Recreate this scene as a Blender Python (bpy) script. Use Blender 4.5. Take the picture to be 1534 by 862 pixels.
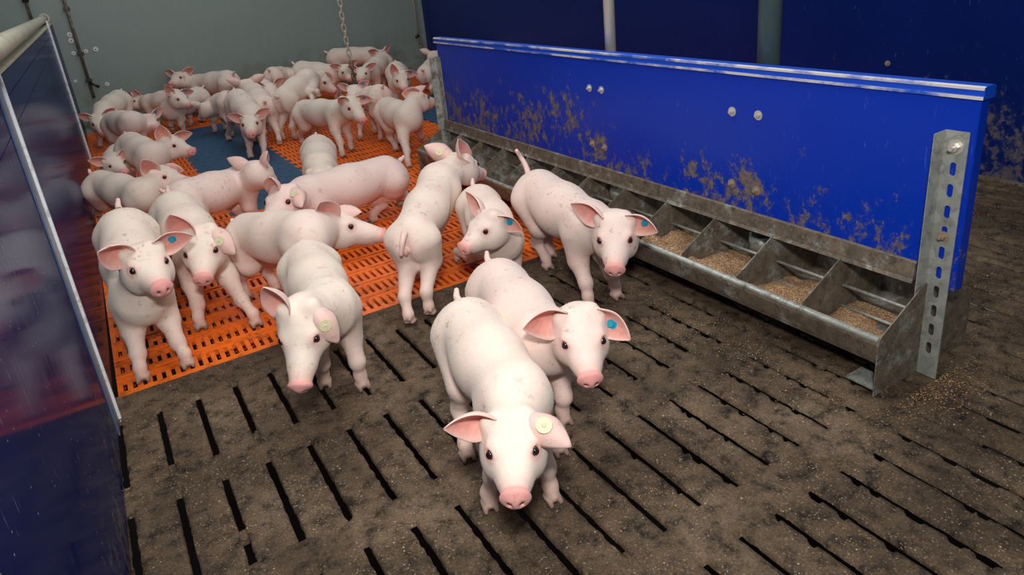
import bpy, bmesh, math, random
import numpy as np
from mathutils import Vector, Matrix, Euler

for _o in list(bpy.data.objects):
    bpy.data.objects.remove(_o)
SC = bpy.context.scene
COL = SC.collection
R = random.Random(7)

# ------------------------------------------------------------------ camera
cam_data = bpy.data.cameras.new('camera')
cam = bpy.data.objects.new('camera', cam_data)
COL.objects.link(cam)
SC.camera = cam
cam_data.sensor_fit = 'HORIZONTAL'
cam_data.sensor_width = 36.0
F_PX = 1053.2126
cam_data.lens = F_PX / 1534.0 * 36.0
cam_data.shift_y = -(431.0 - 345.0) / 1534.0      # the photograph is cropped from a taller frame
cam_data.clip_start = 0.02
cam.location = (-0.0269629, -1.9578508, 1.0571216)
cam.rotation_euler = (1.20203642, 0.0946929401, -0.547801389)

# ------------------------------------------------------------------ view, world, lights
SC.view_settings.view_transform = 'Standard'
SC.view_settings.look = 'None'
SC.view_settings.exposure = 0.0
SC.view_settings.gamma = 1.0
SC.view_settings.use_curve_mapping = False
world = bpy.data.worlds.new('barn_air')
SC.world = world
world.use_nodes = True
world.node_tree.nodes['Background'].inputs['Color'].default_value = (0.80, 0.86, 0.92, 1)
world.node_tree.nodes['Background'].inputs['Strength'].default_value = 0.13

def area_light(name, loc, target, size, size_y, power, color=(1, 1, 1)):
    d = bpy.data.lights.new(name, 'AREA')
    d.shape = 'RECTANGLE'
    d.size = size
    d.size_y = size_y
    d.energy = power
    d.color = color
    o = bpy.data.objects.new(name, d)
    COL.objects.link(o)
    o.location = loc
    v = Vector(target) - Vector(loc)
    o.rotation_euler = v.to_track_quat('-Z', 'Y').to_euler()
    return o

area_light('camera_flash', (-0.05, -2.05, 1.55), (0.95, 1.2, 0.1), 0.22, 0.14, 36, (1.0, 0.97, 0.93))
area_light('ceiling_tube_light', (0.9, -0.3, 2.7), (0.9, 0.2, 0.0), 2.2, 1.2, 44, (1.0, 0.98, 0.94))
area_light('ceiling_tube_light', (1.2, 3.4, 2.7), (1.2, 3.6, 0.0), 1.8, 1.6, 24, (0.95, 1.0, 0.98))

# ------------------------------------------------------------------ helpers
def new_mat(name):
    m = bpy.data.materials.new(name)
    m.use_nodes = True
    nt = m.node_tree
    b = nt.nodes['Principled BSDF']
    return m, nt, b

def nd(nt, kind, **kw):
    n = nt.nodes.new(kind)
    for k, v in kw.items():
        if k in n.inputs.keys():
            n.inputs[k].default_value = v
        else:
            setattr(n, k, v)
    return n

def coords(nt, scale=(1, 1, 1), rot=(0, 0, 0), loc=(0, 0, 0)):
    tc = nt.nodes.new('ShaderNodeTexCoord')
    mp = nt.nodes.new('ShaderNodeMapping')
    mp.inputs['Scale'].default_value = scale
    mp.inputs['Rotation'].default_value = rot
    mp.inputs['Location'].default_value = loc
    nt.links.new(tc.outputs['Object'], mp.inputs['Vector'])
    return mp.outputs['Vector']

def noise(nt, vec, scale, detail=4, rough=0.6):
    n = nt.nodes.new('ShaderNodeTexNoise')
    n.inputs['Scale'].default_value = scale
    n.inputs['Detail'].default_value = detail
    n.inputs['Roughness'].default_value = rough
    nt.links.new(vec, n.inputs['Vector'])
    return n.outputs['Fac']

def ramp(nt, fac, stops):
    r = nt.nodes.new('ShaderNodeValToRGB')
    el = r.color_ramp.elements
    while len(el) < len(stops):
        el.new(0.5)
    for e, (p, c) in zip(el, stops):
        e.position = p
        e.color = (c, c, c, 1) if not isinstance(c, tuple) else (*c, 1)
    nt.links.new(fac, r.inputs['Fac'])
    return r.outputs['Color']

def mix(nt, fac, a, b, mode='MIX'):
    m = nt.nodes.new('ShaderNodeMix')
    m.data_type = 'RGBA'
    m.blend_type = mode
    for idx, v in ((0, fac), (6, a), (7, b)):
        s = m.inputs[idx]
        if hasattr(v, 'is_linked'):
            nt.links.new(v, s)
        elif isinstance(v, tuple):
            s.default_value = (*v, 1)
        else:
            s.default_value = v
    return m.outputs[2]

def math_n(nt, op, a, b=0.0):
    m = nt.nodes.new('ShaderNodeMath')
    m.operation = op
    m.use_clamp = True
    for i, v in enumerate((a, b)):
        if hasattr(v, 'is_linked'):
            nt.links.new(v, m.inputs[i])
        else:
            m.inputs[i].default_value = v
    return m.outputs[0]

def bump(nt, b, height, strength, dist=0.01):
    n = nt.nodes.new('ShaderNodeBump')
    n.inputs['Strength'].default_value = strength
    n.inputs['Distance'].default_value = dist
    nt.links.new(height, n.inputs['Height'])
    nt.links.new(n.outputs['Normal'], b.inputs['Normal'])

def sepz(nt, vec, axis=2):
    s = nt.nodes.new('ShaderNodeSeparateXYZ')
    nt.links.new(vec, s.inputs[0])
    return s.outputs[axis]

def maprange(nt, v, a, b, c=0.0, d=1.0):
    m = nt.nodes.new('ShaderNodeMapRange')
    m.inputs['From Min'].default_value = a
    m.inputs['From Max'].default_value = b
    m.inputs['To Min'].default_value = c
    m.inputs['To Max'].default_value = d
    nt.links.new(v, m.inputs['Value'])
    return m.outputs[0]

def obj(name, verts, faces, mats, parent=None, smooth=False, mat_idx=None):
    me = bpy.data.meshes.new(name)
    me.from_pydata([tuple(v) for v in verts], [], [tuple(f) for f in faces])
    for m in (mats if isinstance(mats, (list, tuple)) else [mats]):
        me.materials.append(m)
    if mat_idx is not None:
        me.polygons.foreach_set('material_index', mat_idx)
    if smooth:
        me.polygons.foreach_set('use_smooth', [True] * len(me.polygons))
    me.update()
    o = bpy.data.objects.new(name, me)
    COL.objects.link(o)
    if parent:
        o.parent = parent
    return o

def bm_obj(name, bm, mats, parent=None, smooth=False, bevel=0.0, seg=2):
    if bevel:
        pass
    bmesh.ops.recalc_face_normals(bm, faces=bm.faces)
    me = bpy.data.meshes.new(name)
    bm.to_mesh(me)
    bm.free()
    for m in (mats if isinstance(mats, (list, tuple)) else [mats]):
        me.materials.append(m)
    if smooth:
        me.polygons.foreach_set('use_smooth', [True] * len(me.polygons))
    o = bpy.data.objects.new(name, me)
    COL.objects.link(o)
    if parent:
        o.parent = parent
    if bevel:
        md = o.modifiers.new('bevel', 'BEVEL')
        md.width = bevel
        md.segments = seg
        md.limit_method = 'ANGLE'
        md.angle_limit = 0.6
        if smooth:
            md.harden_normals = False
    return o

def add_box(bm, x0, x1, y0, y1, z0, z1, mi=0):
    vs = [bm.verts.new((x, y, z)) for z in (z0, z1) for y in (y0, y1) for x in (x0, x1)]
    for f in ((0, 1, 3, 2), (4, 6, 7, 5), (0, 4, 5, 1), (2, 3, 7, 6), (0, 2, 6, 4), (1, 5, 7, 3)):
        fc = bm.faces.new([vs[i] for i in f])
        fc.material_index = mi
    return vs

def add_prism(bm, pts, axis, a0, a1, mi=0):
    """pts: 2-D outline in the other two axes, extruded along axis from a0 to a1"""
    def mk(p, a):
        if axis == 'y':
            return (p[0], a, p[1])
        if axis == 'x':
            return (a, p[0], p[1])
        return (p[0], p[1], a)
    A = [bm.verts.new(mk(p, a0)) for p in pts]
    B = [bm.verts.new(mk(p, a1)) for p in pts]
    n = len(pts)
    fs = [bm.faces.new(A), bm.faces.new(B[::-1])]
    for i in range(n):
        fs.append(bm.faces.new((A[i], B[i], B[(i + 1) % n], A[(i + 1) % n])))
    for f in fs:
        f.material_index = mi

def add_tube(bm, pts, rad, n=10, closed=False, mi=0):
    pts = [Vector(p) for p in pts]
    rings = []
    N = len(pts)
    up = None
    for i, p in enumerate(pts):
        if closed:
            t = (pts[(i + 1) % N] - pts[i - 1]).normalized()
        else:
            t = (pts[min(i + 1, N - 1)] - pts[max(i - 1, 0)]).normalized()
        if up is None:
            up = t.orthogonal().normalized()
        up = (up - t * up.dot(t)).normalized()
        w = t.cross(up)
        r = rad[i] if isinstance(rad, (list, tuple)) else rad
        rings.append([bm.verts.new(p + (up * math.cos(2 * math.pi * k / n) + w * math.sin(2 * math.pi * k / n)) * r) for k in range(n)])
    rr = range(N) if closed else range(N - 1)
    for i in rr:
        a, b = rings[i], rings[(i + 1) % N]
        for k in range(n):
            f = bm.faces.new((a[k], a[(k + 1) % n], b[(k + 1) % n], b[k]))
            f.material_index = mi
            f.smooth = True
    if not closed:
        bm.faces.new(rings[0][::-1]).material_index = mi
        bm.faces.new(rings[-1]).material_index = mi

def add_disc(bm, c, axis, r, h, n=20, r2=None, mi=0):
    """short cylinder standing on point c along axis"""
    axis = Vector(axis).normalized()
    u = axis.orthogonal().normalized()
    w = axis.cross(u)
    c = Vector(c)
    r2 = r if r2 is None else r2
    A = [bm.verts.new(c + (u * math.cos(2 * math.pi * k / n) + w * math.sin(2 * math.pi * k / n)) * r) for k in range(n)]
    B = [bm.verts.new(c + axis * h + (u * math.cos(2 * math.pi * k / n) + w * math.sin(2 * math.pi * k / n)) * r2) for k in range(n)]
    bm.faces.new(A[::-1]).material_index = mi
    bm.faces.new(B).material_index = mi
    for k in range(n):
        bm.faces.new((A[k], A[(k + 1) % n], B[(k + 1) % n], B[k])).material_index = mi

def empty(name, loc=(0, 0, 0)):
    o = bpy.data.objects.new(name, None)
    COL.objects.link(o)
    o.location = loc
    o.empty_display_size = 0.05
    return o

def tag(o, label=None, cat=None, group=None, kind=None):
    if label:
        o['label'] = label
    if cat:
        o['category'] = cat
    if group:
        o['group'] = group
    if kind:
        o['kind'] = kind
    return o

# ------------------------------------------------------------------ materials of the place
def mat_concrete():
    m, nt, b = new_mat('slatted_concrete')
    v = coords(nt)
    big = noise(nt, v, 3.2, 5, 0.6)
    mid = noise(nt, v, 22, 6, 0.7)
    fine = noise(nt, v, 190, 4, 0.75)
    c1 = ramp(nt, big, [(0.34, (0.048, 0.031, 0.018)), (0.52, (0.096, 0.065, 0.040)), (0.70, (0.160, 0.114, 0.073))])
    c2 = ramp(nt, mid, [(0.33, (0.026, 0.020, 0.016)), (0.5, (0.5, 0.5, 0.5)), (0.72, (0.78, 0.74, 0.70))])
    c = mix(nt, 1.0, c1, c2, 'OVERLAY')
    c3 = ramp(nt, fine, [(0.32, 0.22), (0.5, 0.5), (0.68, 0.80)])
    c = mix(nt, 0.8, c, c3, 'OVERLAY')
    # crumbs of feed and straw trodden into the surface
    for sc, th, seed in ((230, 0.33, 0.0), (120, 0.20, 3.3)):
        vo = nt.nodes.new('ShaderNodeTexVoronoi')
        vo.inputs['Scale'].default_value = sc
        vo.inputs['Randomness'].default_value = 1.0
        vv = coords(nt, (1, 1, 1), (0, 0, 0.6), (seed, seed, 0))
        nt.links.new(vv, vo.inputs['Vector'])
        dot = ramp(nt, vo.outputs['Distance'], [(th, 1.0), (th + 0.09, 0.0)])
        pick = ramp(nt, sepz(nt, vo.outputs['Color'], 0), [(0.62, 0.0), (0.68, 1.0)])
        patch = ramp(nt, noise(nt, vv, 7.5, 5, 0.7), [(0.40, 0.10), (0.62, 1.0)])
        f = mix(nt, 1.0, mix(nt, 1.0, dot, pick, 'MULTIPLY'), patch, 'MULTIPLY')
        cc = ramp(nt, sepz(nt, vo.outputs['Color'], 1), [(0.0, (0.16, 0.085, 0.04)), (0.6, (0.25, 0.165, 0.095)), (0.93, (0.34, 0.26, 0.17)), (1.0, (0.62, 0.54, 0.42))])
        fs = nt.nodes.new('ShaderNodeSeparateXYZ')
        nt.links.new(f, fs.inputs[0])
        c = mix(nt, fs.outputs[0], c, cc)
    nt.links.new(c, b.inputs['Base Color'])
    b.inputs['Roughness'].default_value = 0.72
    b.inputs['Specular IOR Level'].default_value = 0.35
    h = mix(nt, 0.5, mid, fine)
    bump(nt, b, h, 0.9, 0.006)
    return m

def mat_plain(name, col, rough=0.5, metal=0.0, spec=0.5):
    m, nt, b = new_mat(name)
    b.inputs['Base Color'].default_value = (*col, 1)
    b.inputs['Roughness'].default_value = rough
    b.inputs['Metallic'].default_value = metal
    b.inputs['Specular IOR Level'].default_value = spec
    return m

def mat_plastic(name, c_a, c_b, rough=0.4, dirt=(0.10, 0.05, 0.02), dirt_amt=0.5, scale=7.0, fine=60.0):
    m, nt, b = new_mat(name)
    v = coords(nt)
    c = mix(nt, noise(nt, v, scale, 4), c_a, c_b)
    d = ramp(nt, noise(nt, v, fine * 0.4, 6, 0.75), [(0.50, 0.0), (0.66, dirt_amt)])
    d1 = nt.nodes.new('ShaderNodeSeparateXYZ')
    nt.links.new(d, d1.inputs[0])
    c = mix(nt, d1.outputs[0], c, dirt)
    nt.links.new(c, b.inputs['Base Color'])
    b.inputs['Roughness'].default_value = rough
    bump(nt, b, noise(nt, v, fine, 4), 0.25, 0.004)
    return m

def mat_galv(name='galvanised_steel', dirt=0.5, dcol=(0.13, 0.085, 0.05)):
    m, nt, b = new_mat(name)
    v = coords(nt)
    vo = nt.nodes.new('ShaderNodeTexVoronoi')
    vo.inputs['Scale'].default_value = 60
    nt.links.new(v, vo.inputs['Vector'])
    base = ramp(nt, sepz(nt, vo.outputs['Color'], 0), [(0.0, (0.32, 0.34, 0.31)), (1.0, (0.45, 0.47, 0.43))])
    sm = ramp(nt, noise(nt, v, 11, 8, 0.75), [(0.60 - 0.16 * dirt, 0.0), (0.70 - 0.16 * dirt, 0.9)])
    s1 = nt.nodes.new('ShaderNodeSeparateXYZ')
    nt.links.new(sm, s1.inputs[0])
    dc = mix(nt, maprange(nt, noise(nt, v, 28, 6, 0.8), 0.4, 0.6), dcol, tuple(q * 0.42 for q in dcol))
    c = mix(nt, s1.outputs[0], base, dc)
    sm2 = ramp(nt, noise(nt, v, 38, 8, 0.85), [(0.53, 0.0), (0.60, 0.7 * min(1.0, 0.35 + dirt))])
    s2 = nt.nodes.new('ShaderNodeSeparateXYZ')
    nt.links.new(sm2, s2.inputs[0])
    c = mix(nt, s2.outputs[0], c, (0.045, 0.038, 0.03))
    nt.links.new(c, b.inputs['Base Color'])
    mt = maprange(nt, s1.outputs[0], 0.0, 1.0, 0.40, 0.03)
    nt.links.new(mt, b.inputs['Metallic'])
    nt.links.new(maprange(nt, noise(nt, v, 30, 4), 0.3, 0.7, 0.42, 0.66), b.inputs['Roughness'])
    bump(nt, b, noise(nt, v, 120, 4), 0.15, 0.002)
    return m

def mat_blue_panel(name, blue, blue2, rough, dirt_z0, dirt_z1, scratch=1.0, dirt_amt=0.9, spots=True, speck=0.77, spots_at=(), spec=0.28):
    """painted blue plastic board, mud smeared on its lower part, white specks and scratches"""
    m, nt, b = new_mat(name)
    v = coords(nt)
    c = mix(nt, noise(nt, v, 2.0, 3), blue, blue2)
    z = sepz(nt, v, 2)
    low = maprange(nt, z, dirt_z0, dirt_z1, 1.0, 0.0)
    low = math_n(nt, 'MULTIPLY', low, maprange(nt, noise(nt, v, 3.1, 2, 0.5), 0.36, 0.60, 0.25, 1.0))
    for (cy, cz, rad, amt) in spots_at:
        dn = nt.nodes.new('ShaderNodeVectorMath'); dn.operation = 'DISTANCE'
        mp = coords(nt, (0, 1, 1.25))
        nt.links.new(mp, dn.inputs[0]); dn.inputs[1].default_value = (0, cy, cz * 1.25)
        g_ = maprange(nt, dn.outputs['Value'], rad * 0.25, rad, amt, 0.0)
        low = math_n(nt, 'MAXIMUM', low, g_)
    vs = coords(nt, (1, 1, 0.8))
    mud2 = noise(nt, vs, 26, 10, 0.78)
    t = nt.nodes.new('ShaderNodeMath'); t.operation = 'SUBTRACT'
    nt.links.new(mud2, t.inputs[0])
    nt.links.new(maprange(nt, low, 0, 1, 0.66, 0.435), t.inputs[1])
    t2 = math_n(nt, 'MULTIPLY', t.outputs[0], 16.0)
    t3 = math_n(nt, 'MULTIPLY', t2, dirt_amt)
    hz_ = nt.nodes.new('ShaderNodeMath'); hz_.operation = 'ADD'
    nt.links.new(t.outputs[0], hz_.inputs[0]); hz_.inputs[1].default_value = 0.055
    haze = math_n(nt, 'MULTIPLY', math_n(nt, 'MULTIPLY', hz_.outputs[0], 9.0), 0.42)
    mc = ramp(nt, noise(nt, v, 60, 4), [(0.3, (0.10, 0.07, 0.04)), (0.7, (0.28, 0.21, 0.13))])
    # fine light scratches
    vsc = coords(nt, (1, 1, 0.16), (0.22, 0, 0))
    scr = maprange(nt, noise(nt, vsc, 150, 2, 0.5), 0.68, 0.78)
    scr = math_n(nt, 'MULTIPLY', scr, maprange(nt, noise(nt, v, 6, 3), 0.42, 0.62, 0.0, 0.35 * scratch))
    c = mix(nt, scr, c, (0.25, 0.33, 0.55))
    c = mix(nt, haze, c, tuple(0.35 * q + w for q, w in zip(blue2, (0.05, 0.06, 0.08))))
    c = mix(nt, t3, c, mc)
    if spots:
        vo = nt.nodes.new('ShaderNodeTexVoronoi')
        vo.inputs['Scale'].default_value = 55
        nt.links.new(v, vo.inputs['Vector'])
        dot = maprange(nt, vo.outputs['Distance'], 0.05, 0.10, 1.0, 0.0)
        pick = maprange(nt, sepz(nt, vo.outputs['Color'], 0), 0.80, 0.84)
        c = mix(nt, math_n(nt, 'MULTIPLY', math_n(nt, 'MULTIPLY', dot, pick), speck), c, (0.62, 0.6, 0.52))
    nt.links.new(c, b.inputs['Base Color'])
    nt.links.new(maprange(nt, t3, 0, 1, rough, 0.8), b.inputs['Roughness'])
    b.inputs['Specular IOR Level'].default_value = spec
    bump(nt, b, t3, 0.35, 0.003)
    return m, nt, b

M_CONC = mat_concrete()
M_DARK = mat_plain('pit_slurry', (0.008, 0.006, 0.005), 0.6)
M_ORANGE = mat_plastic('orange_plastic', (0.90, 0.185, 0.012), (0.80, 0.135, 0.010), 0.42, (0.14, 0.035, 0.008), 0.75)
M_BLUEMAT = mat_plastic('blue_plastic_mat', (0.003, 0.080, 0.185), (0.003, 0.055, 0.125), 0.5, (0.03, 0.035, 0.04), 0.5, 5.0, 40.0)
M_GALV = mat_galv()
M_GALVD = mat_galv('dirty_galvanised_steel', 1.45, (0.19, 0.135, 0.088))
M_GALVL = mat_galv('worn_galvanised_lip', 0.30, (0.10, 0.085, 0.065))
M_GALVC = mat_galv('clean_galvanised_steel', 0.15, (0.2, 0.16, 0.12))
M_PANEL, _, _b = mat_blue_panel('blue_feeder_board', (0.000, 0.030, 0.40), (0.000, 0.036, 0.48), 0.32, 0.25, 0.52, spots_at=((0.12, 0.37, 0.13, 1.0), (0.35, 0.44, 0.30, 0.75), (0.8, 0.44, 0.25, 0.5), (1.35, 0.36, 0.3, 0.75), (-0.58, 0.35, 0.19, 0.95), (-0.38, 0.36, 0.15, 0.8), (-1.0, 0.32, 0.2, 0.65), (0.6, 0.38, 0.3, 0.85), (1.0, 0.36, 0.3, 0.8), (-0.1, 0.32, 0.2, 0.7), (-0.8, 0.30, 0.15, 0.7)))
M_RWALL, _, _b = mat_blue_panel('dark_blue_board', (0.0003, 0.010, 0.105), (0.0005, 0.014, 0.15), 0.35, 0.10, 0.50, dirt_amt=0.5, spots_at=((-0.45, 0.2, 0.3, 0.8),))
M_LWALL, _nt, _b = mat_blue_panel('glossy_blue_board', (0.002, 0.009, 0.068), (0.003, 0.012, 0.095), 0.09, 0.02, 0.40, 2.8, 0.5, spec=0.5)
_b.inputs['IOR'].default_value = 1.30
_b.inputs['Specular IOR Level'].default_value = 0.0
_fr = _nt.nodes.new('ShaderNodeFresnel'); _fr.inputs['IOR'].default_value = 1.4
_gl = _nt.nodes.new('ShaderNodeBsdfGlossy'); _gl.inputs['Roughness'].default_value = 0.10
_gl.inputs['Color'].default_value = (0.75, 0.8, 0.95, 1)
_gv = noise(_nt, coords(_nt, (1, 1, 0.12)), 60, 4)
_nt.links.new(maprange(_nt, _gv, 0.3, 0.7, 0.07, 0.16), _gl.inputs['Roughness'])
_mx = _nt.nodes.new('ShaderNodeMixShader')
_nt.links.new(math_n(_nt, 'MULTIPLY', _fr.outputs[0], 0.50), _mx.inputs[0])
_nt.links.new(_b.outputs[0], _mx.inputs[1])
_nt.links.new(_gl.outputs[0], _mx.inputs[2])
_nt.links.new(_mx.outputs[0], _nt.nodes['Material Output'].inputs['Surface'])
M_STEEL = mat_plain('bright_steel', (0.62, 0.60, 0.54), 0.32, 0.5)
M_ALU = mat_plastic('aluminium_strip', (0.52, 0.55, 0.56), (0.66, 0.68, 0.68), 0.35, (0.20, 0.17, 0.12), 0.7, 6, 90)
M_ALUB = mat_plastic('bright_aluminium_strip', (0.72, 0.76, 0.78), (0.84, 0.87, 0.88), 0.3, (0.24, 0.2, 0.13), 0.6, 6, 70)
M_FLANGE = mat_plastic('blue_grey_flange', (0.07, 0.11, 0.20), (0.10, 0.15, 0.26), 0.35, (0.10, 0.08, 0.05), 0.6, 6, 70)
M_RUST = mat_plain('rusty_bolt', (0.34, 0.25, 0.17), 0.6, 0.2)
M_WHITE = mat_plain('white_plastic', (0.72, 0.73, 0.70), 0.4)
M_PIPE = mat_plastic('cream_pipe', (0.60, 0.56, 0.43), (0.48, 0.46, 0.36), 0.4, (0.14, 0.12, 0.07), 0.45, 4, 30)
M_GREYPIPE = mat_plastic('grey_green_pipe', (0.035, 0.065, 0.075), (0.05, 0.085, 0.095), 0.35, (0.1, 0.09, 0.07), 0.4)
M_BLACK = mat_plain('black_plastic', (0.02, 0.02, 0.02), 0.4)

def mat_feed():
    m, nt, b = new_mat('brown_feed_meal')
    v = coords(nt)
    vo = nt.nodes.new('ShaderNodeTexVoronoi')
    vo.inputs['Scale'].default_value = 260
    nt.links.new(v, vo.inputs['Vector'])
    c = ramp(nt, sepz(nt, vo.outputs['Color'], 0), [(0.0, (0.28, 0.14, 0.06)), (0.5, (0.45, 0.26, 0.13)), (1.0, (0.70, 0.48, 0.28))])
    nt.links.new(c, b.inputs['Base Color'])
    b.inputs['Roughness'].default_value = 0.9
    bump(nt, b, vo.outputs['Distance'], 1.0, 0.006)
    return m
M_FEED = mat_feed()

def mat_backwall():
    m, nt, b = new_mat('grey_green_wall_panel')
    v = coords(nt, (60, 60, 1.2))
    c = mix(nt, noise(nt, v, 1.0, 3), (0.205, 0.262, 0.245), (0.25, 0.315, 0.295))
    v2 = coords(nt)
    # faint ribs of the sheet
    rib = nt.nodes.new('ShaderNodeTexWave')
    rib.inputs['Scale'].default_value = 16
    rib.inputs['Distortion'].default_value = 0.3
    nt.links.new(v2, rib.inputs['Vector'])
    c = mix(nt, maprange(nt, rib.outputs['Fac'], 0.0, 0.2, 0.10, 0.0), c, (0.10, 0.12, 0.11))
    z = sepz(nt, v2, 2)
    low = maprange(nt, z, 0.12, 0.52, 1.0, 0.0)
    sm = math_n(nt, 'MULTIPLY', maprange(nt, noise(nt, v2, 4.5, 6, 0.7), 0.46, 0.66, 0.0, 0.75), low)
    c = mix(nt, sm, c, (0.09, 0.075, 0.035))
    nt.links.new(c, b.inputs['Base Color'])
    b.inputs['Roughness'].default_value = 0.42
    return m
M_BACK = mat_backwall()

# ------------------------------------------------------------------ floor of slatted concrete (real slots over a pit)
def value_noise(shape_xy, cell, seed):
    rs = np.random.RandomState(seed)
    X, Y = shape_xy
    gx, gy = X / cell, Y / cell
    ix, iy = np.floor(gx).astype(int), np.floor(gy).astype(int)
    fx, fy = gx - ix, gy - iy
    fx = fx * fx * (3 - 2 * fx); fy = fy * fy * (3 - 2 * fy)
    T = rs.rand(257, 263)
    g = lambda a, b: T[a % 257, b % 263]
    return (g(ix, iy) * (1 - fx) * (1 - fy) + g(ix + 1, iy) * fx * (1 - fy)
            + g(ix, iy + 1) * (1 - fx) * fy + g(ix + 1, iy + 1) * fx * fy)

PITCH, ROWP, SLOTL = 0.1, 0.4119, 0.3311
def concrete(name, x0, x1, y0, y1, dy):
    offs = [-0.0100, -0.0082, -0.0068, -0.0055, 0.0, 0.0055, 0.0068, 0.0082, 0.0100, 0.02, 0.031, 0.042, 0.05, 0.058, 0.069, 0.08]
    xs = []
    for i in range(int(math.floor(x0 / PITCH)), int(math.ceil(x1 / PITCH)) + 1):
        xs += [i * PITCH + o for o in offs]
    xs = np.array([x for x in xs if x0 < x < x1])
    xs = np.concatenate([[x0], xs, [x1]])
    ys = np.linspace(y0, y1, int((y1 - y0) / dy) + 1)
    X, Y = np.meshgrid(xs, ys, indexing='ij')
    i = np.round(X / PITCH)
    dx = np.abs(X - i * PITCH)
    ph = np.mod(-Y, ROWP)
    ph0 = ph.copy()
    n1 = value_noise((X + 9, Y + 9), 0.014, 1)
    n2 = value_noise((X + 9, Y + 9), 0.05, 2)
    n3 = value_noise((X + 9, Y + 9), 0.16, 3)
    edge = 0.0082 + 0.0032 * (n1 - 0.5) + 0.0014 * np.clip((X - 0.4) / 0.6, 0, 1)
    inside = (dx < edge) & (ph > 0.0 + 0.012 * n1) & (ph < SLOTL - 0.012 * n1) & (Y < 0.004)
    top = -0.0008 * n2 + 0.0010 * n3 - 0.0012 * n1
    near_edge = (dx < 0.0110) & (ph < SLOTL + 0.004) & (Y < 0.006)
    top = np.where(near_edge, top - 0.003 * n1, top)
    # muck lying in the slots: the ends and the slots to the right are half filled
    fill = value_noise((X * 0.6 + 9 + i * 3.1, Y + 9), 0.11, 5) + np.clip((X - 0.9) / 0.6, 0, 1) * 0.10
    fill += np.clip((ph - SLOTL + 0.0) / 0.05, 0, 0.3) + np.clip((ph - 0.25) / 0.08, 0, 1) * 0.22
    fill -= 0.30
    depth = np.where(fill > 0.62, -0.022 - 0.010 * n1, -0.013)
    Z = np.where(inside, depth, top)
    verts = np.stack([X, Y, Z], -1).reshape(-1, 3)
    nx, ny = X.shape
    hole = inside & (fill <= 0.62)
    a = (np.arange(nx - 1)[:, None] * ny + np.arange(ny - 1)[None, :])
    keep = ~(hole[:-1, :-1] & hole[1:, :-1] & hole[:-1, 1:] & hole[1:, 1:])
    q = np.stack([a, a + ny, a + ny + 1, a + 1], -1)[keep]
    me = bpy.data.meshes.new(name)
    me.vertices.add(len(verts)); me.vertices.foreach_set('co', verts.ravel())
    me.loops.add(q.size); me.loops.foreach_set('vertex_index', q.ravel().astype(np.int32))
    me.polygons.add(len(q))
    me.polygons.foreach_set('loop_start', np.arange(0, q.size, 4, dtype=np.int32))
    me.polygons.foreach_set('loop_total', np.full(len(q), 4, dtype=np.int32))
    me.update(calc_edges=True)
    me.materials.append(M_CONC)
    o = bpy.data.objects.new(name, me)
    COL.objects.link(o)
    tag(o, kind='structure')
    return o

MAT_Y = 0.138
concrete('floor', -0.32, 3.14, -1.75, MAT_Y, 0.008)
bm = bmesh.new(); add_box(bm, -0.6, 3.3, -1.9, 5.2, -0.75, -0.7)
tag(bm_obj('floor_pit', bm, M_DARK), kind='structure')

# ------------------------------------------------------------------ orange slatted mats with blue solid patches
def orange_mat():
    bm = bmesh.new()
    SX, SYP = 0.0262, 0.1222
    rows = int((5.12 - MAT_Y) / SYP) + 1
    def solid(x, y):
        return (0.42 < x < 0.912 and 1.58 < y < 4.35) or (2.05 < x < 2.62 and 2.62 < y < 3.85)
    xs0, xs1 = -0.19, 3.12
    ncol = int((xs1 - xs0) / SX)
    zt = 0.0
    for r in range(rows):
        y0 = MAT_Y + r * SYP                       # rib between two rows of slots
        # rib: two flat ledges either side of a narrow groove
        segs = [(y0, y0 + 0.017), (y0 + 0.090, y0 + 0.1065), (y0 + 0.1105, y0 + SYP)]
        run = []
        for c in range(ncol + 1):
            s = c == ncol or solid(xs0 + (c + 0.5) * SX, y0 + 0.05)
            if not s:
                run.append(c)
            elif run:
                xa, xb = xs0 + run[0] * SX, xs0 + (run[-1] + 1) * SX
                for k, (ya, yb) in enumerate(segs):
                    add_box(bm, xa, xb, ya, yb, zt - 0.016, zt + (0.0012 if k != 0 else 0.0006))
                add_box(bm, xa, xb, y0 + 0.106, y0 + 0.111, zt - 0.016, zt - 0.005)
                add_box(bm, xa, xb, y0 + 0.1125, y0 + 0.1175, zt, zt + 0.0042)
                run = []
        for c in range(ncol):
            xc = xs0 + (c + 0.5) * SX
            if solid(xc, y0 + 0.05):
                continue
            j = R.uniform(-0.0006, 0.0006)
            # bar beside each slot
            add_box(bm, xc - 0.0131, xc - 0.0131 + 0.0150 + j, y0 + 0.017, y0 + 0.090, zt - 0.055, zt)
    # front edge beam
    add_box(bm, -0.19, 3.12, MAT_Y - 0.008, MAT_Y, -0.05, 0.001)
    o = bm_obj('floor_mat_orange', bm, M_ORANGE)
    tag(o, kind='structure')
    bm = bmesh.new()
    for (xa, xb, ya, yb) in ((0.412, 0.917, 1.60, 4.35), (2.05, 2.62, 2.63, 3.85)):
        add_box(bm, xa, xb, ya, yb, -0.02, 0.0005)
        # toothed joint along both long sides
        n = int((yb - ya) / 0.1222)
        for k in range(n):
            y = ya + 0.02 + k * 0.1222
            add_box(bm, xa - 0.013, xa, y, y + 0.06, -0.02, 0.0012)
            add_box(bm, xb, xb + 0.013, y, y + 0.06, -0.02, 0.0012)
            for q in range(6):
                x = xa + 0.03 + (xb - xa - 0.06) * (q + 0.5 * (k % 2)) / 6
                add_box(bm, x, x + 0.03, y + 0.02, y + 0.026, 0.0, 0.002)
    tag(bm_obj('floor_mat_blue', bm, M_BLUEMAT), kind='structure')
orange_mat()

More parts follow.
